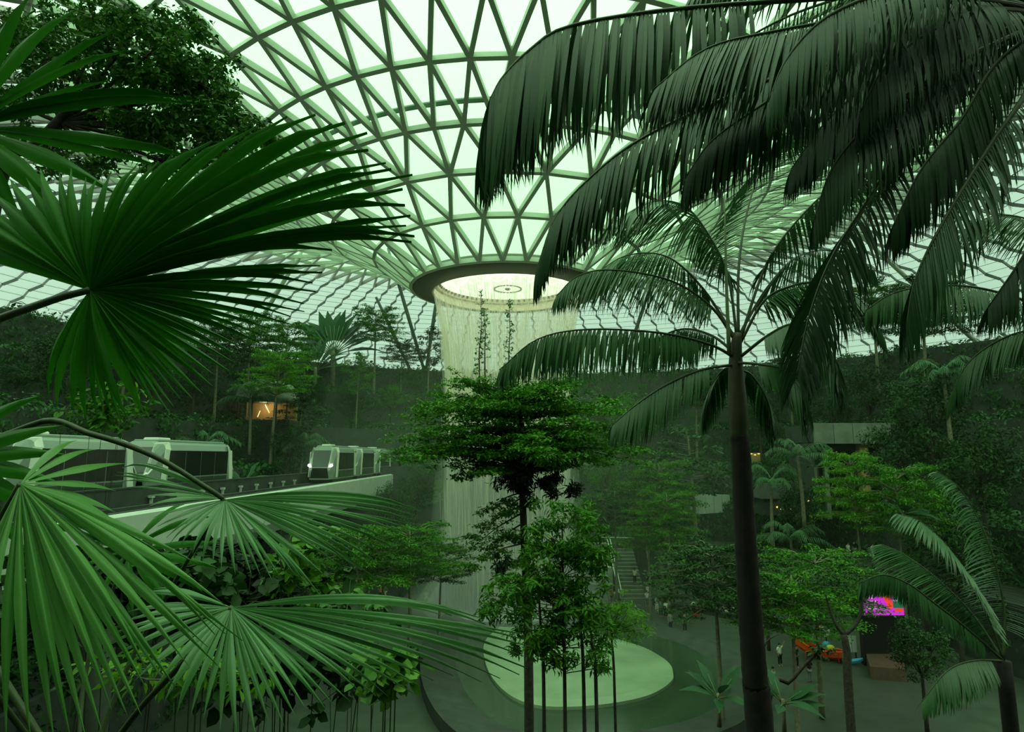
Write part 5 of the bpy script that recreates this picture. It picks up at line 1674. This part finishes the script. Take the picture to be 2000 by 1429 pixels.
TREES = [
    # upper left, above the trains
    ('tier', 'leaf_mid', 560, 632, 92, 'layered mid-green tree on the upper left terrace, left of the travellers palm', 1.2),
    ('tier', 'leaf_mid', 492, 622, 86, 'layered tree behind the drooping tips of the left fan palm', 1.3),
    ('tier', 'leaf_dark', 430, 640, 80, 'dark layered tree with a pale trunk above the pavilion, left', 1.3),
    ('tier', 'leaf_bright', 540, 690, 78, 'yellowish layered tree above the lit pavilion', 1.2),
    ('round', 'leaf_dark', 385, 690, 78, 'dark round tree above the left train', .9),
    ('round', 'leaf_dark', 300, 660, 74, 'dark round tree behind the lowest tips of the left fan palm', 1.0),
    ('tier', 'leaf_dark', 250, 640, 70, 'dark layered tree half hidden by the left fan palm', 1.3),
    ('slender', 'leaf_mid', 700, 690, 96, 'slender tree right of the travellers palm', 1.2),
    ('tier', 'leaf_mid', 735, 606, 106, 'layered tree on the top terrace, right of the travellers palm', 1.3),
    ('tier', 'leaf_dark', 785, 668, 112, 'dark layered tree under the slanting columns left of the waterfall', 1.2),
    ('slender', 'leaf_dark', 838, 640, 112, 'tall dark slender tree touching the left edge of the waterfall', 1.3),
    ('round', 'leaf_dark', 690, 745, 100, 'hazy dark round tree on the terrace above the tunnel portal', 1.2),
    ('round', 'leaf_mid', 765, 742, 104, 'hazy green round tree between the portal and the waterfall', 1.0),
    ('round', 'leaf_dark', 620, 735, 96, 'dark round tree below the travellers palm', .8),
    ('slender', 'leaf_dark', 585, 770, 82, 'dark slender tree right of the lit pavilion', 1.8),
    ('round', 'leaf_dark', 566, 815, 78, 'small dark round tree between pavilion and right train', .9),
    ('bush', 'leaf_bright', 545, 868, 74, 'bright bush behind the parapet between the two trains', 1.0),
    ('bush', 'leaf_blue', 500, 862, 72, 'grey-green bush just right of the left train', 1.1),
    ('bush', 'leaf_mid', 425, 812, 76, 'leafy bush above the roof of the left train', 1.2),
    ('bush', 'leaf_dark', 360, 800, 72, 'dark bush above the left train, left of its neighbour', 1.4),
    ('bush', 'leaf_mid', 250, 810, 66, 'bush above the car at the left edge', 1.4),
    # left of the waterfall, lower
    ('round', 'leaf_dark', 815, 905, 86, 'hazy dark tree left of the waterfall, under the layered tree', 1.1),
    ('round', 'leaf_mid', 860, 930, 90, 'hazy green tree touching the left edge of the falling water', .9),
    ('round', 'leaf_dark', 770, 925, 76, 'dark round tree below the end of the white guideway beam', .9),
    ('tier', 'leaf_mid', 805, 1030, 50, 'layered yellow-green tree over the plaza, left of the waterfall', 1.25),
    ('tier', 'leaf_mid', 700, 1040, 46, 'layered tree behind the tips of the lower fan palm leaf', 1.2),
    ('tier', 'leaf_dark', 860, 1065, 56, 'dark small layered tree beside the foot of the waterfall', 1.0),
    ('round', 'leaf_dark', 640, 1010, 52, 'dark round tree under the guideway', 1.0),
    # right of the waterfall
    ('round', 'leaf_dark', 1165, 770, 104, 'hazy dark round tree on the terrace right behind the waterfall', 1.1),
    ('round', 'leaf_mid', 1225, 760, 100, 'hazy green tree right of the waterfall on the upper terrace', 1.1),
    ('round', 'leaf_dark', 1295, 752, 98, 'dark round tree behind the drooping left frond of the tall palm', 1.2),
    ('tier', 'leaf_dark', 1355, 735, 96, 'dark layered tree on the upper terrace left of the tall palm', 1.2),
    ('round', 'leaf_mid', 1180, 870, 90, 'hazy tree behind the right end of the middle tree crown', 1.0),
    ('round', 'leaf_dark', 1240, 905, 84, 'dark round tree right of the middle tree', .9),
    ('tier', 'leaf_mid', 1285, 905, 70, 'layered tree right of the middle tree, above the stairs', 1.1),
    ('tier', 'leaf_mid', 1300, 965, 64, 'layered tree left of the pale parapet wall', .9),
    ('slender', 'leaf_dark', 1352, 845, 78, 'dark slender tree with rounded tufts left of the tall palm trunk', 1.6),
    ('tier', 'leaf_mid', 1265, 1000, 66, 'layered mid-green tree just above the stair rail', 1.0),
    ('tier', 'leaf_dark', 1200, 960, 72, 'dark layered tree above the stone seat steps', 1.1),
    ('tier', 'leaf_dark', 1395, 1065, 40, 'dark sparse layered tree with a thin trunk in front of the visitors', 1.2),
    ('tier', 'leaf_dark', 1330, 1050, 72, 'dark layered tree over the visitors beside the red cart', 1.1),
    ('slender', 'leaf_mid', 1300, 1040, 62, 'slender pale-stemmed tree behind the visitors', 1.2),
    ('round', 'leaf_dark', 1425, 865, 92, 'dark round tree above the pale parapet wall', .9),
    ('round', 'leaf_mid', 1312, 900, 82, 'leafy round tree left of the pale parapet wall', .7),
    ('round', 'leaf_dark', 1500, 880, 82, 'dark round tree just right of the tall palm trunk on the terrace', .9),
    ('round', 'leaf_dark', 1555, 905, 72, 'dark ball-shaped tree left of the canopy building', .9),
    ('bush', 'leaf_bright', 1480, 905, 80, 'bright bush beside the amber lamps behind the palm trunk', .9),
    ('tier', 'leaf_bright', 1668, 888, 56, 'bright yellow-green tree in front of the canopy building', .8),
    ('tier', 'leaf_mid', 1745, 915, 52, 'bright layered tree right of the yellow-green one, by the canopy', .9),
    ('tier', 'leaf_mid', 1585, 1082, 42, 'wide bright layered tree in the right foreground', 1.25),
    ('tier', 'leaf_mid', 1540, 1122, 38, 'layered tree with drooping tiers right of the tall palm trunk', 1.1),
    ('tier', 'leaf_dark', 1635, 1085, 50, 'dark brownish layered tree beside the magenta screen', 1.1),
    ('round', 'leaf_dark', 1490, 1060, 56, 'dark round tree behind the layered trees right of the palm trunk', 1.0),
    ('round', 'leaf_dark', 1790, 1190, 40, 'dark round tree right of the magenta screen', 1.0),
    ('round', 'leaf_dark', 1750, 790, 62, 'dark ivy-covered round tree at the right edge, right of the canopy', 1.3),
    ('round', 'leaf_dark', 1800, 690, 60, 'tall dark tree at the right edge under the pale frond', 1.3),
    ('round', 'leaf_dark', 1690, 690, 80, 'dark round tree above the canopy building', 1.3),
    ('round', 'leaf_dark', 1620, 745, 84, 'dark round tree above the left end of the canopy', 1.1),
    ('tier', 'leaf_dark', 1790, 555, 70, 'dark layered tree high at the right edge under the roof', 1.4),
    ('tier', 'leaf_mid', 1700, 560, 88, 'layered tree high on the right terrace behind the palm fronds', 1.3),
    ('tier', 'leaf_dark', 1540, 700, 96, 'dark layered tree behind the crown of the tall palm', 1.3),
    ('round', 'leaf_dark', 1480, 760, 92, 'dark round tree right behind the tall palm crownshaft', 1.1),
    ('round', 'leaf_mid', 1780, 890, 56, 'leafy tree at the right edge below the canopy', 1.0),
    ('round', 'leaf_dark', 1850, 980, 50, 'dark tree beyond the right edge by the low palm', 1.2),
    ('round', 'leaf_dark', 1900, 800, 56, 'tall dark tree beyond the right edge', 1.3),
    ('round', 'leaf_dark', 120, 640, 60, 'dark tree behind the left fan palm hub', 1.3),
    ('round', 'leaf_dark', 40, 700, 54, 'dark tree beyond the left edge above the trains', 1.3),
    ('bush', 'leaf_mid', 1335, 1222, 26, 'brownish-green bush by the pool rim left of the tall palm trunk', 1.0),
    ('bush', 'leaf_dark', 1395, 1235, 24, 'dark bush in front of the pool rim left of the tall palm trunk', 1.0),
    ('bush', 'leaf_dark', 1180, 1280, 20, 'dark bush under the feathery shrub at the lower edge', .9),
    ('bush', 'leaf_dark', 1780, 1280, 24, 'dark bush in the lower right corner under the low palm', 1.2),
    ('bush', 'leaf_bright', 1690, 1300, 20, 'bright fern-like bush at the lower right edge', .9),
]
for a in TREES: tr_at(*a[:6], wide=a[6], maxh=17 if a[0] != 'bush' else (2.6 if a[4] > 50 else 3.4))
for px, ptop, Y, q, lab in ((495, 748, 79, 0, 'small feather palm in front of the lit pavilion'), (400, 835, 64, 1, 'low feather palm behind the roof of the left train'), (1500, 900, 66, 0, 'small feather palm right of the tall palm trunk on the slope'),
                            (1560, 850, 64, 1, 'feather palm left of the canopy building'), (1545, 1010, 62, 1, 'small feather palm below the kiosk'), (960, 985, 98, 0, 'hazy feather palm behind the falling water'),
                            (1840, 690, 58, 0, 'feather palm on the slope at the right edge'), (590, 840, 80, 1, 'dark feather palm left of the right train')):
    p = at(px, ptop, Y); g = gz(p.x, p.y)
    h = min(9, p.z - g)
    far_palm((p.x, p.y, p.z - h), h, lab, q)
p = at(655, 590, 102)
paddle_palm((p.x, p.y, gz(p.x, p.y)), 13.0, 'tall travellers palm with a fan of grey-green paddle leaves on the top left terrace', 17, True, extra=2.0)
p = at(620, 640, 99)
paddle_palm((p.x, p.y, gz(p.x, p.y)), 9.0, 'shorter travellers palm at the left foot of the tall one', 11, True, extra=.5)
for px, py, Y, h, lab in ((1400, 1300, 14, 1.5, 'big dark paddle-leaved plant left of the tall palm trunk at the lower edge'), (1525, 1310, 13, 1.4, 'big paddle-leaved plant right of the tall palm trunk at the lower edge'),
                          (1590, 880, 62, 4.0, 'paddle-leaved plant below the canopy building'), (480, 905, 62, 4.4, 'paddle-leaved plant at the end of the left train'), (1760, 960, 50, 4, 'paddle-leaved plant on the slope at the right edge'),
                          (380, 850, 66, 3.5, 'paddle-leaved plant behind the left train roof')):
    p = at(px, py, Y)
    g = 4.0 if Y < 24 else gz(p.x, p.y)
    paddle_palm((p.x, p.y, max(g, p.z - h * .8)), h, lab, 9, False, 'plant', 'paddle_plant', extra=0)

# bare forked tree in the lower right
p = atz(1656, 1320, 1.0); Yb = 30.0
root = thing('forked_tree', 'bare forked tree with a curved limb in front of the signboards', 'tree', (at(1656, 1333, Yb).x, Yb, 0))
im = inv(root)
mb = MB()
g0 = V((at(1656, 1333, Yb).x, Yb, 0))
mb.tube(spline([g0] + P((1656, 1333, Yb), (1655, 1280, Yb), (1648, 1238, Yb)), 12), [.22 - .006 * i for i in range(12)], 8)
mb.tube(spline(P((1648, 1240, Yb), (1672, 1218, Yb), (1682, 1190, Yb), (1684, 1140, Yb)), 12), [.11 - .005 * i for i in range(12)], 7)
mb.tube(spline(P((1648, 1240, Yb), (1634, 1222, Yb), (1622, 1195, Yb), (1612, 1160, Yb)), 12), [.09 - .005 * i for i in range(12)], 7)
mb.build('trunk', M['bark'], root, im, True)
lv = Leaves()
for k in range(40):
    c = at(1640 + rr.gauss(0, 40), 1130 + rr.gauss(0, 9), Yb + rr.uniform(-1, 1))
    lv.clump(c, (.45, .45, .1), 26, .16, rr.random() * .3, .7, .45, .15, .1)
tag(link(bpy.data.objects.new('foliage', lv.mesh('foliage', M['leaf_dark'])), root, im), kind='stuff')
# leaning bare branch in the lower right foreground
root = thing('leaning_tree', 'thin leaning bare trunk right of the tall palm at the lower edge', 'tree', (at(1500, 1429, 14).x, 14, 4.0))
im = inv(root)
mb = MB()
mb.tube(spline([V((at(1500, 1429, 14).x, 14, 4.0))] + P((1500, 1400, 14), (1545, 1330, 14), (1580, 1290, 14), (1612, 1262, 14)), 16), [.07 - .003 * i for i in range(16)], 6)
mb.tube(spline(P((1500, 1400, 14), (1488, 1300, 14), (1496, 1255, 14), (1520, 1238, 14)), 10), [.035 - .003 * i for i in range(10)], 5)
mb.build('trunk', M['bark'], root, im, True)
lv = Leaves()
for k in range(9):
    c = at(1600 + rr.gauss(0, 14), 1268 + rr.gauss(0, 6), 14)
    lv.clump(c, (.12, .12, .05), 10, .14, .1, .7, .45, .15, .1)
tag(link(bpy.data.objects.new('foliage', lv.mesh('foliage', M['leaf_dark'])), root, im), kind='stuff')

# broad-leaved bright climbers and shrubs under the lower fan palm leaves
def broad_leaf_mesh(m):
    vs = [(0, 0, 0), (.20, .40, .05), (.55, .50, .05), (.82, .28, .0), (1, 0, -.10), (.82, -.28, .0), (.55, -.50, .05), (.20, -.40, .05), (.25, 0, 0), (.60, 0, -.01)]
    fs = [(0, 1, 8, 8), (1, 2, 9, 8), (2, 3, 4, 9), (0, 8, 7, 7), (8, 9, 6, 7), (9, 4, 5, 6)]
    me = bpy.data.meshes.new('leaf')
    me.from_pydata(vs, [], [tuple(dict.fromkeys(f)) for f in fs])
    me.materials.append(m)
    return me


M['leaf_single'] = leafmat('bright_broad_leaf', (.050, .200, .010), (.190, .440, .040), .3, .42, False, .35)
M['leaf_single_dark'] = leafmat('broad_leaf', (.030, .120, .012), (.100, .280, .035), .25, .42, False, .35)
BROAD = {'leaf_bright': broad_leaf_mesh(M['leaf_single']), 'leaf_mid': broad_leaf_mesh(M['leaf_single_dark'])}


def broad_plant(label, spots, m, leaf, base, name='broad_leaf_plant', aspect=.75, single=False):
    root = thing(name, label, 'plant', base)
    im_ = inv(root)
    mb, lv, mains = MB(), Leaves(), []
    for (px, py, Y) in spots:
        c = at(px, py, Y)
        if len(mains) < 5:
            mains.append(c)
            mb.tube([V(base), V(base).lerp(c, .6) + V((0, 0, .1)), c], [.02, .012, .006], 4, cap=False)
        else:
            q_ = min(mains, key=lambda p_: (p_ - c).length)
            mb.tube([q_, q_.lerp(c, .5) - V((0, 0, .05)), c], [.010, .006, .004], 4, cap=False)
        lv.clump(c, (.16, .16, .12), 9, leaf, rr.random() * .55, .6, aspect, .3, .2)
    mb.build('stems', M['stem'], root, im_)
    if single:                        # every leaf an object of its own
        P_, D_, N_ = np.concatenate(lv.P), np.concatenate(lv.D), np.concatenate(lv.N)
        L_, W_ = np.concatenate(lv.L), np.concatenate(lv.W)
        for k in range(min(300, len(P_))):
            o = link(bpy.data.objects.new('leaf', BROAD[m]), root, im_)
            o.matrix_basis = leaflet_matrix(V(P_[k]), V(D_[k]), V(N_[k]), L_[k], W_[k], 0)
        return
    tag(link(bpy.data.objects.new('foliage', lv.mesh('foliage', M[m], True)), root, im_), kind='stuff')


broad_plant('bright broad-leaved climber between the two lower fan palm leaves', [(578 + rr.gauss(0, 34), 1105 + rr.gauss(0, 46), 9.5 + rr.uniform(-.5, .5)) for k in range(33)], 'leaf_bright', .18, (at(600, 1250, 9.5).x, 9.5, 4.0), single=True)
broad_plant('dark broad-leaved shrub left of the bright climber', [(480 + rr.gauss(0, 55), 1130 + rr.gauss(0, 50), 11 + rr.uniform(-.5, .5)) for k in range(70)], 'fern_dark', .2, (at(480, 1250, 11).x, 11, 4.0))
broad_plant('bright broad-leaved plant at the lower edge under the long fan leaf', [(752 + rr.gauss(0, 28), 1308 + rr.gauss(0, 22), 6.5 + rr.uniform(-.3, .3)) for k in range(32)], 'leaf_bright', .16, (at(750, 1429, 6.5).x, 6.5, 4.0), single=True)
broad_plant('mid-green shrub right of the bright climber', [(680 + rr.gauss(0, 36), 1188 + rr.gauss(0, 16), 13 + rr.uniform(-.5, .5)) for k in range(33)], 'leaf_mid', .17, (at(690, 1300, 13).x, 13, 4.0), single=True)
broad_plant('light fern-like plant behind the stalks at the lower left edge', [(400 + rr.gauss(0, 70), 1305 + rr.gauss(0, 20), 6 + rr.uniform(-.4, .4)) for k in range(50)], 'leaf_bright', .12, (at(400, 1429, 6).x, 6, 4.0), aspect=.35)
broad_plant('dark undergrowth between the lower fan palm leaves', [(560 + rr.gauss(0, 110), 1275 + rr.gauss(0, 50), 9 + rr.uniform(-.6, .6)) for k in range(120)], 'leaf_dark', .2, (at(560, 1429, 9).x, 9, 4.0))
broad_plant('dark undergrowth at the left edge behind the fan palm leaves', [(250 + rr.gauss(0, 110), 1180 + abs(rr.gauss(0, 80)) - 100, 9 + rr.uniform(-.6, .6)) for k in range(170)], 'leaf_dark', .22, (at(250, 1429, 9).x, 9, 4.0))
broad_plant('leafy twigs at the left edge above the train roof', [(205 + rr.gauss(0, 40), 795 + rr.gauss(0, 26), 16 + rr.uniform(-.5, .5)) for k in range(60)], 'leaf_mid', .2, (at(160, 1000, 16).x, 16, 4.0), 'shrub', .45)

# ------------------------------------------------------------------ people
def skin_mesh(name, verts, edges_, radii, m, sub=1):
    me = bpy.data.meshes.new(name)
    me.from_pydata([tuple(v) for v in verts], edges_, [])
    o = bpy.data.objects.new(name, me)
    C.objects.link(o)
    md = o.modifiers.new('skin', 'SKIN')
    md.use_smooth_shade = True
    for i, r in enumerate(radii):
        sv = me.skin_vertices[0].data[i]
        sv.radius = r if isinstance(r, tuple) else (r, r)
        sv.use_root = (i == 0)
    if sub:
        sd = o.modifiers.new('sub', 'SUBSURF'); sd.levels = sub; sd.render_levels = sub
    bpy.context.view_layer.update()
    dg = bpy.context.evaluated_depsgraph_get()
    out = bpy.data.meshes.new_from_object(o.evaluated_get(dg))
    out.name = name
    out.materials.clear(); out.materials.append(m)
    bpy.data.objects.remove(o)
    return out


def pose_meshes(q, arms, legs, bend=0.0, drop=0.0):
    """arms / legs: (left, right) lists of joint offsets; bend leans the torso"""
    hip = V((0, 0, .92 - drop))
    ch = hip + V((0, -bend * .25, .30 - bend * .05)); nk = hip + V((0, -bend * .52, .56 - bend * .15)); hd = nk + V((0, -.03 - bend * .1, .11)); tp = nk + V((0, -.02 - bend * .12, .26))
    vs = [hip, ch, nk, hd, tp]; ed = [(0, 1), (1, 2), (2, 3), (3, 4)]; rad = [(.15, .11), (.155, .11), (.055, .055), (.082, .095), (.06, .075)]
    cloth_v, cloth_e, cloth_r = [hip - V((0, 0, .04)), ch, nk - V((0, 0, .05))], [(0, 1), (1, 2)], [(.165, .125), (.172, .13), (.10, .09)]
    pant_v, pant_e, pant_r = [hip], [], [(.165, .125)]
    for sg, ar in zip((-1, 1), arms):
        sh = nk + V((sg * .17, 0, -.07)); el = sh + V(ar[0]); wr_ = el + V(ar[1]); hn = wr_ + (wr_ - el).normalized() * .15
        o = len(vs); vs += [sh, el, wr_, hn]; ed += [(2, o), (o, o + 1), (o + 1, o + 2), (o + 2, o + 3)]; rad += [.058, .042, .03, .034]
        o = len(cloth_v); cloth_v += [sh, sh.lerp(el, .85)]; cloth_e += [(2, o), (o, o + 1)]; cloth_r += [.075, .062]
    for sg, lg in zip((-1, 1), legs):
        h_ = hip + V((sg * .09, 0, -.07)); kn = h_ + V(lg[0]); an = kn + V(lg[1]); to = an + V((0, -.17, -.04))
        o = len(vs); vs += [h_, kn, an, to]; ed += [(0, o), (o, o + 1), (o + 1, o + 2), (o + 2, o + 3)]; rad += [.09, .058, .038, .04]
        o = len(pant_v); pant_v += [h_, kn, kn.lerp(an, .8)]; pant_e += [(0, o), (o, o + 1), (o + 1, o + 2)]; pant_r += [.105, .076, .066]
    body = skin_mesh('body', vs, ed, rad, M['skin'])
    shirt = skin_mesh('shirt', cloth_v, cloth_e, cloth_r, M['white'])
    pants = skin_mesh('trousers', pant_v, pant_e, pant_r, M['black'])
    hb = MB()
    c = hd + V((0, .012, .075))
    rg = []
    for i in range(5):
        f = i / 4 * PI * .62
        rg.append([c + V((math.cos(k * PI / 5) * .098 * math.sin(f + .02), math.sin(k * PI / 5) * .112 * math.sin(f + .02) + .03 * (i / 4), .105 * math.cos(f))) for k in range(10)])
    hb.loft(rg)
    hair = hb.mesh('hair', M['black'], True)
    return body, shirt, pants, hair


dn = (0, 0, -.27)
POSES = [
    pose_meshes(0, (((-.05, .02, -.27), (0, -.05, -.24)), ((.05, .02, -.27), (0, -.05, -.24))), (((-.02, -.01, -.40), (0, .02, -.40)), ((.02, -.01, -.40), (0, .02, -.40)))),
    pose_meshes(1, (((-.05, .10, -.25), (0, -.08, -.23)), ((.05, -.10, -.25), (0, -.14, -.20))), (((-.01, -.16, -.37), (0, .05, -.40)), ((.01, .12, -.38), (0, .16, -.36)))),
    pose_meshes(2, (((-.06, -.08, -.25), (.06, -.22, .10)), ((.06, -.08, -.25), (-.06, -.22, .10))), (((-.03, -.02, -.40), (0, .03, -.40)), ((.03, 0, -.40), (0, .02, -.40)))),
    pose_meshes(3, (((-.05, .02, -.27), (0, -.10, -.22)), ((.12, -.10, .18), (.02, -.08, .22))), (((-.03, -.02, -.40), (0, .03, -.40)), ((.03, 0, -.40), (0, .02, -.40)))),
    pose_meshes(4, (((-.05, -.12, -.23), (.04, -.20, -.08)), ((.05, -.12, -.23), (-.04, -.20, -.08))), (((-.05, -.38, .02), (0, -.02, -.40)), ((.05, -.38, .02), (0, -.02, -.40))), .1, .45),
    pose_meshes(5, (((-.05, -.10, -.26), (.02, -.12, -.22)), ((.05, -.12, -.24), (-.02, -.16, -.18))), (((-.02, -.05, -.40), (0, .05, -.40)), ((.02, -.01, -.40), (0, .04, -.40))), .7),
]
CLOTH = {n: mat('cloth_' + n.replace(' ', '_'), c, .8) for n, c in {
    'white': (.82, .86, .76), 'cream': (.72, .68, .48), 'black': (.012, .013, .014), 'grey': (.20, .23, .21), 'pale blue': (.30, .46, .48), 'dark blue': (.02, .035, .07), 'orange': (.75, .24, .02),
    'tan': (.48, .36, .18), 'red': (.45, .04, .03), 'pale green': (.42, .60, .42), 'pink': (.65, .28, .30), 'teal': (.05, .25, .24)}.items()}


def person(px, py, z, pose, rot, top, bottom, label, h=1.68, haircol='black'):
    p = atz(px, py, z)
    root = thing('person', label, 'person', p, rot)
    k = h / 1.75
    root.scale = (k, k, k)
    body, shirt, pants, hair = POSES[pose]
    for nm, me, m in (('body', body, None), ('shirt', shirt, CLOTH[top]), ('trousers', pants, CLOTH[bottom]), ('hair', hair, CLOTH[haircol])):
        o = link(bpy.data.objects.new(nm, me), root)
        if m is not None:
            o.material_slots[0].link = 'OBJECT'
            o.material_slots[0].material = m
    return root


PEOPLE = [
    (742, 1172, 0, 0, 2.6, 'orange', 'black', 'person in an orange top standing left of the waterfall, back turned'),
    (752, 1170, 0, 1, 1.2, 'grey', 'cream', 'person in a grey top walking beside the orange one'),
    (768, 1158, 0, 1, -1.4, 'cream', 'white', 'person in cream walking under the layered tree left of the waterfall'),
    (832, 1174, 0, 4, .4, 'cream', 'cream', 'person in cream crouching left of the foot of the waterfall'),
    (840, 1168, 0, 0, .3, 'grey', 'black', 'person in grey standing behind the crouching one'),
    (853, 1172, 0, 3, .2, 'white', 'pale green', 'person in white raising an arm by the waterfall'),
    (877, 1160, 0, 0, 1.0, 'cream', 'tan', 'person in cream at the left edge of the spray'),
    (1170, 1166, 0, 0, .2, 'white', 'black', 'person in white half hidden by the leafy bush tree'),
    (1182, 1172, 0, 0, .6, 'pink', 'grey', 'person in pink near the seat steps'),
    (1194, 1178, 0, 1, .6, 'red', 'black', 'person in red walking below the seat steps'),
    (1214, 1162, 0, 0, .1, 'dark blue', 'black', 'person in dark blue at the foot of the handrail'),
    (1240, 1140, 2.2, 1, 3.0, 'white', 'black', 'person in white climbing the garden stairs'),
    (1264, 1184, 0, 0, 0, 'white', 'grey', 'person in white behind the feathery shrub'),
    (1283, 1196, 0, 2, .4, 'pale green', 'cream', 'person in pale green left of the couple with the umbrella'),
    (1291, 1204, 0, 0, .1, 'teal', 'black', 'person in teal standing left of the one in a white top'),
    (1301, 1206, 0, 0, 3.1, 'white', 'black', 'person in a white top and black trousers standing left of the red cart'),
    (1310, 1232, 0, 0, .3, 'grey', 'dark blue', 'person in grey and dark blue at the pool rim, nearer the viewer'),
    (1338, 1234, 0, 3, .2, 'black', 'black', 'person all in black pointing across the pool'),
    (1350, 1200, 0, 5, 1.2, 'cream', 'pale green', 'person in cream bending towards the red cart'),
    (1362, 1194, 0, 0, 0, 'white', 'black', 'person in white standing behind the red cart'),
    (1370, 1200, 0, 2, -.4, 'black', 'black', 'person in black with fair skin right of the red cart'),
    (1383, 1194, 0, 4, .3, 'black', 'grey', 'person in grey trousers sitting on the seat wall'),
    (1350, 1152, 0, 0, .2, 'cream', 'black', 'person in cream behind the seat wall under the dark tree'),
    (1414, 1200, 0, 4, .5, 'tan', 'cream', 'person in tan sitting left of the tall palm trunk'),
    (1430, 1204, 0, 4, -.3, 'cream', 'black', 'person in cream sitting beside the one in tan'),
    (1424, 1190, 0, 0, .2, 'grey', 'black', 'person in grey standing behind the two sitting ones'),
    (1482, 1230, 0, 4, .6, 'tan', 'tan', 'person in tan sitting just right of the tall palm trunk'),
    (1488, 1250, 0, 2, .2, 'cream', 'black', 'person in cream and black beside the palm trunk'),
    (1514, 1226, 0, 4, -.2, 'black', 'cream', 'person in cream trousers sitting right of the palm trunk'),
    (1524, 1300, 0, 3, .3, 'white', 'black', 'person with long dark hair lifting a phone on the plaza'),
    (1492, 1330, 0, 0, 1.0, 'white', 'pale blue', 'person in white and pale blue at the lower edge by the palm trunk'),
    (1512, 1352, 0, 1, .6, 'pale green', 'pale green', 'person in pale green walking at the lower edge'),
    (1556, 1304, 0, 0, .2, 'black', 'black', 'person in black left of the orange boat'),
    (1582, 1332, 0, 0, 3.0, 'black', 'grey', 'person in a black patterned top at the lower edge below the boat'),
    (1606, 1256, 0, 0, 0, 'cream', 'grey', 'person in cream behind the bow of the orange boat'),
    (1550, 1172, 0, 0, 0, 'orange', 'orange', 'person all in orange under the layered trees'),
    (1658, 1090, 5, 0, .3, 'white', 'white', 'person in white on the upper path, left end of the row'),
    (1670, 1086, 5, 0, .2, 'black', 'pale blue', 'person in black with a backpack on the upper path'),
    (1706, 1092, 5, 1, .4, 'cream', 'white', 'person in cream and white on the upper path'),
    (1712, 1082, 5, 2, 0, 'white', 'tan', 'person in white with pale headwear on the upper path'),
    (1741, 1082, 5, 0, 0, 'black', 'black', 'person in black on the upper path with pale headwear'),
    (1783, 1085, 5, 0, 0, 'cream', 'black', 'person in a cream shirt at the right end of the upper path'),
    (1508, 1036, 5, 0, 0, 'white', 'pale green', 'person in white on the slope right of the tall palm trunk'),
    (1528, 1036, 5, 0, .5, 'cream', 'black', 'person in cream on the slope beside the one in white'),
    (1266, 1092, 4.0, 0, 0, 'pale blue', 'pale blue', 'person in pale blue on the landing beside the stairs'),
]
for q in PEOPLE:
    r_ = person(*q, h=1.7, haircol='white' if 'headwear' in q[7] else 'black')
    if 'sitting' in q[7] and q[3] == 4:      # what they sit on
        b = MB(); b.bevbox((-.32, -.10, 0), (.32, .34, .36), .02)
        o = tag(b.build('seat_block', M['dark_concrete']), 'dark seat block under the ' + q[7].replace(' on the seat wall', ' by the cart').replace('just ', ''), 'seat')
        o.location = r_.location; o.rotation_euler = r_.rotation_euler

# ------------------------------------------------------------------ mist
def volume_mat(name, col, dens, aniso=0.0):
    m = bpy.data.materials.new(name)
    m.use_nodes = True
    t = m.node_tree
    t.nodes.clear()
    o = t.nodes.new('ShaderNodeOutputMaterial')
    v = t.nodes.new('ShaderNodeVolumeScatter')
    v.inputs['Color'].default_value = (*col, 1)
    v.inputs['Density'].default_value = dens
    v.inputs['Anisotropy'].default_value = aniso
    t.links.new(v.outputs[0], o.inputs['Volume'])
    return m


for r_, dn_, top_, lab in ((6.0, .26, 2.0, 'white spray inside the falling curtain of water'), (6.9, .08, 5.0, 'white spray drifting close round the waterfall'), (8.0, .03, 0.0, 'white spray spreading round the foot of the waterfall')):
    b = MB(); lathe(b, [(.01, -15.95), (r_ * 1.5, -15.95), (r_ * 1.2, -13.0), (r_ * 1.04, -7.0), (r_, top_ - 2), (r_ * .9, top_), (.01, top_)], 40)
    o = b.build('mist', volume_mat('spray_mist', (.94, 1, .86), dn_)); tag(o, lab, 'mist', kind='stuff')
b = MB(); lathe(b, [(.01, -15.9), (26, -15.9), (24, 0), (18, 12), (.01, 14)], 32)
o = b.build('mist', volume_mat('thin_mist', (.86, 1, .76), .0017)); tag(o, 'thin mist veil in a wide ring round the waterfall', 'mist', kind='stuff')
b = MB(); b.box((-58, 26, .3), (74, 128, EYE + 15))
o = b.build('haze', volume_mat('humid_haze', (.84, 1, .72), .0003)); tag(o, 'thin humid haze filling the hall', 'haze', kind='stuff')
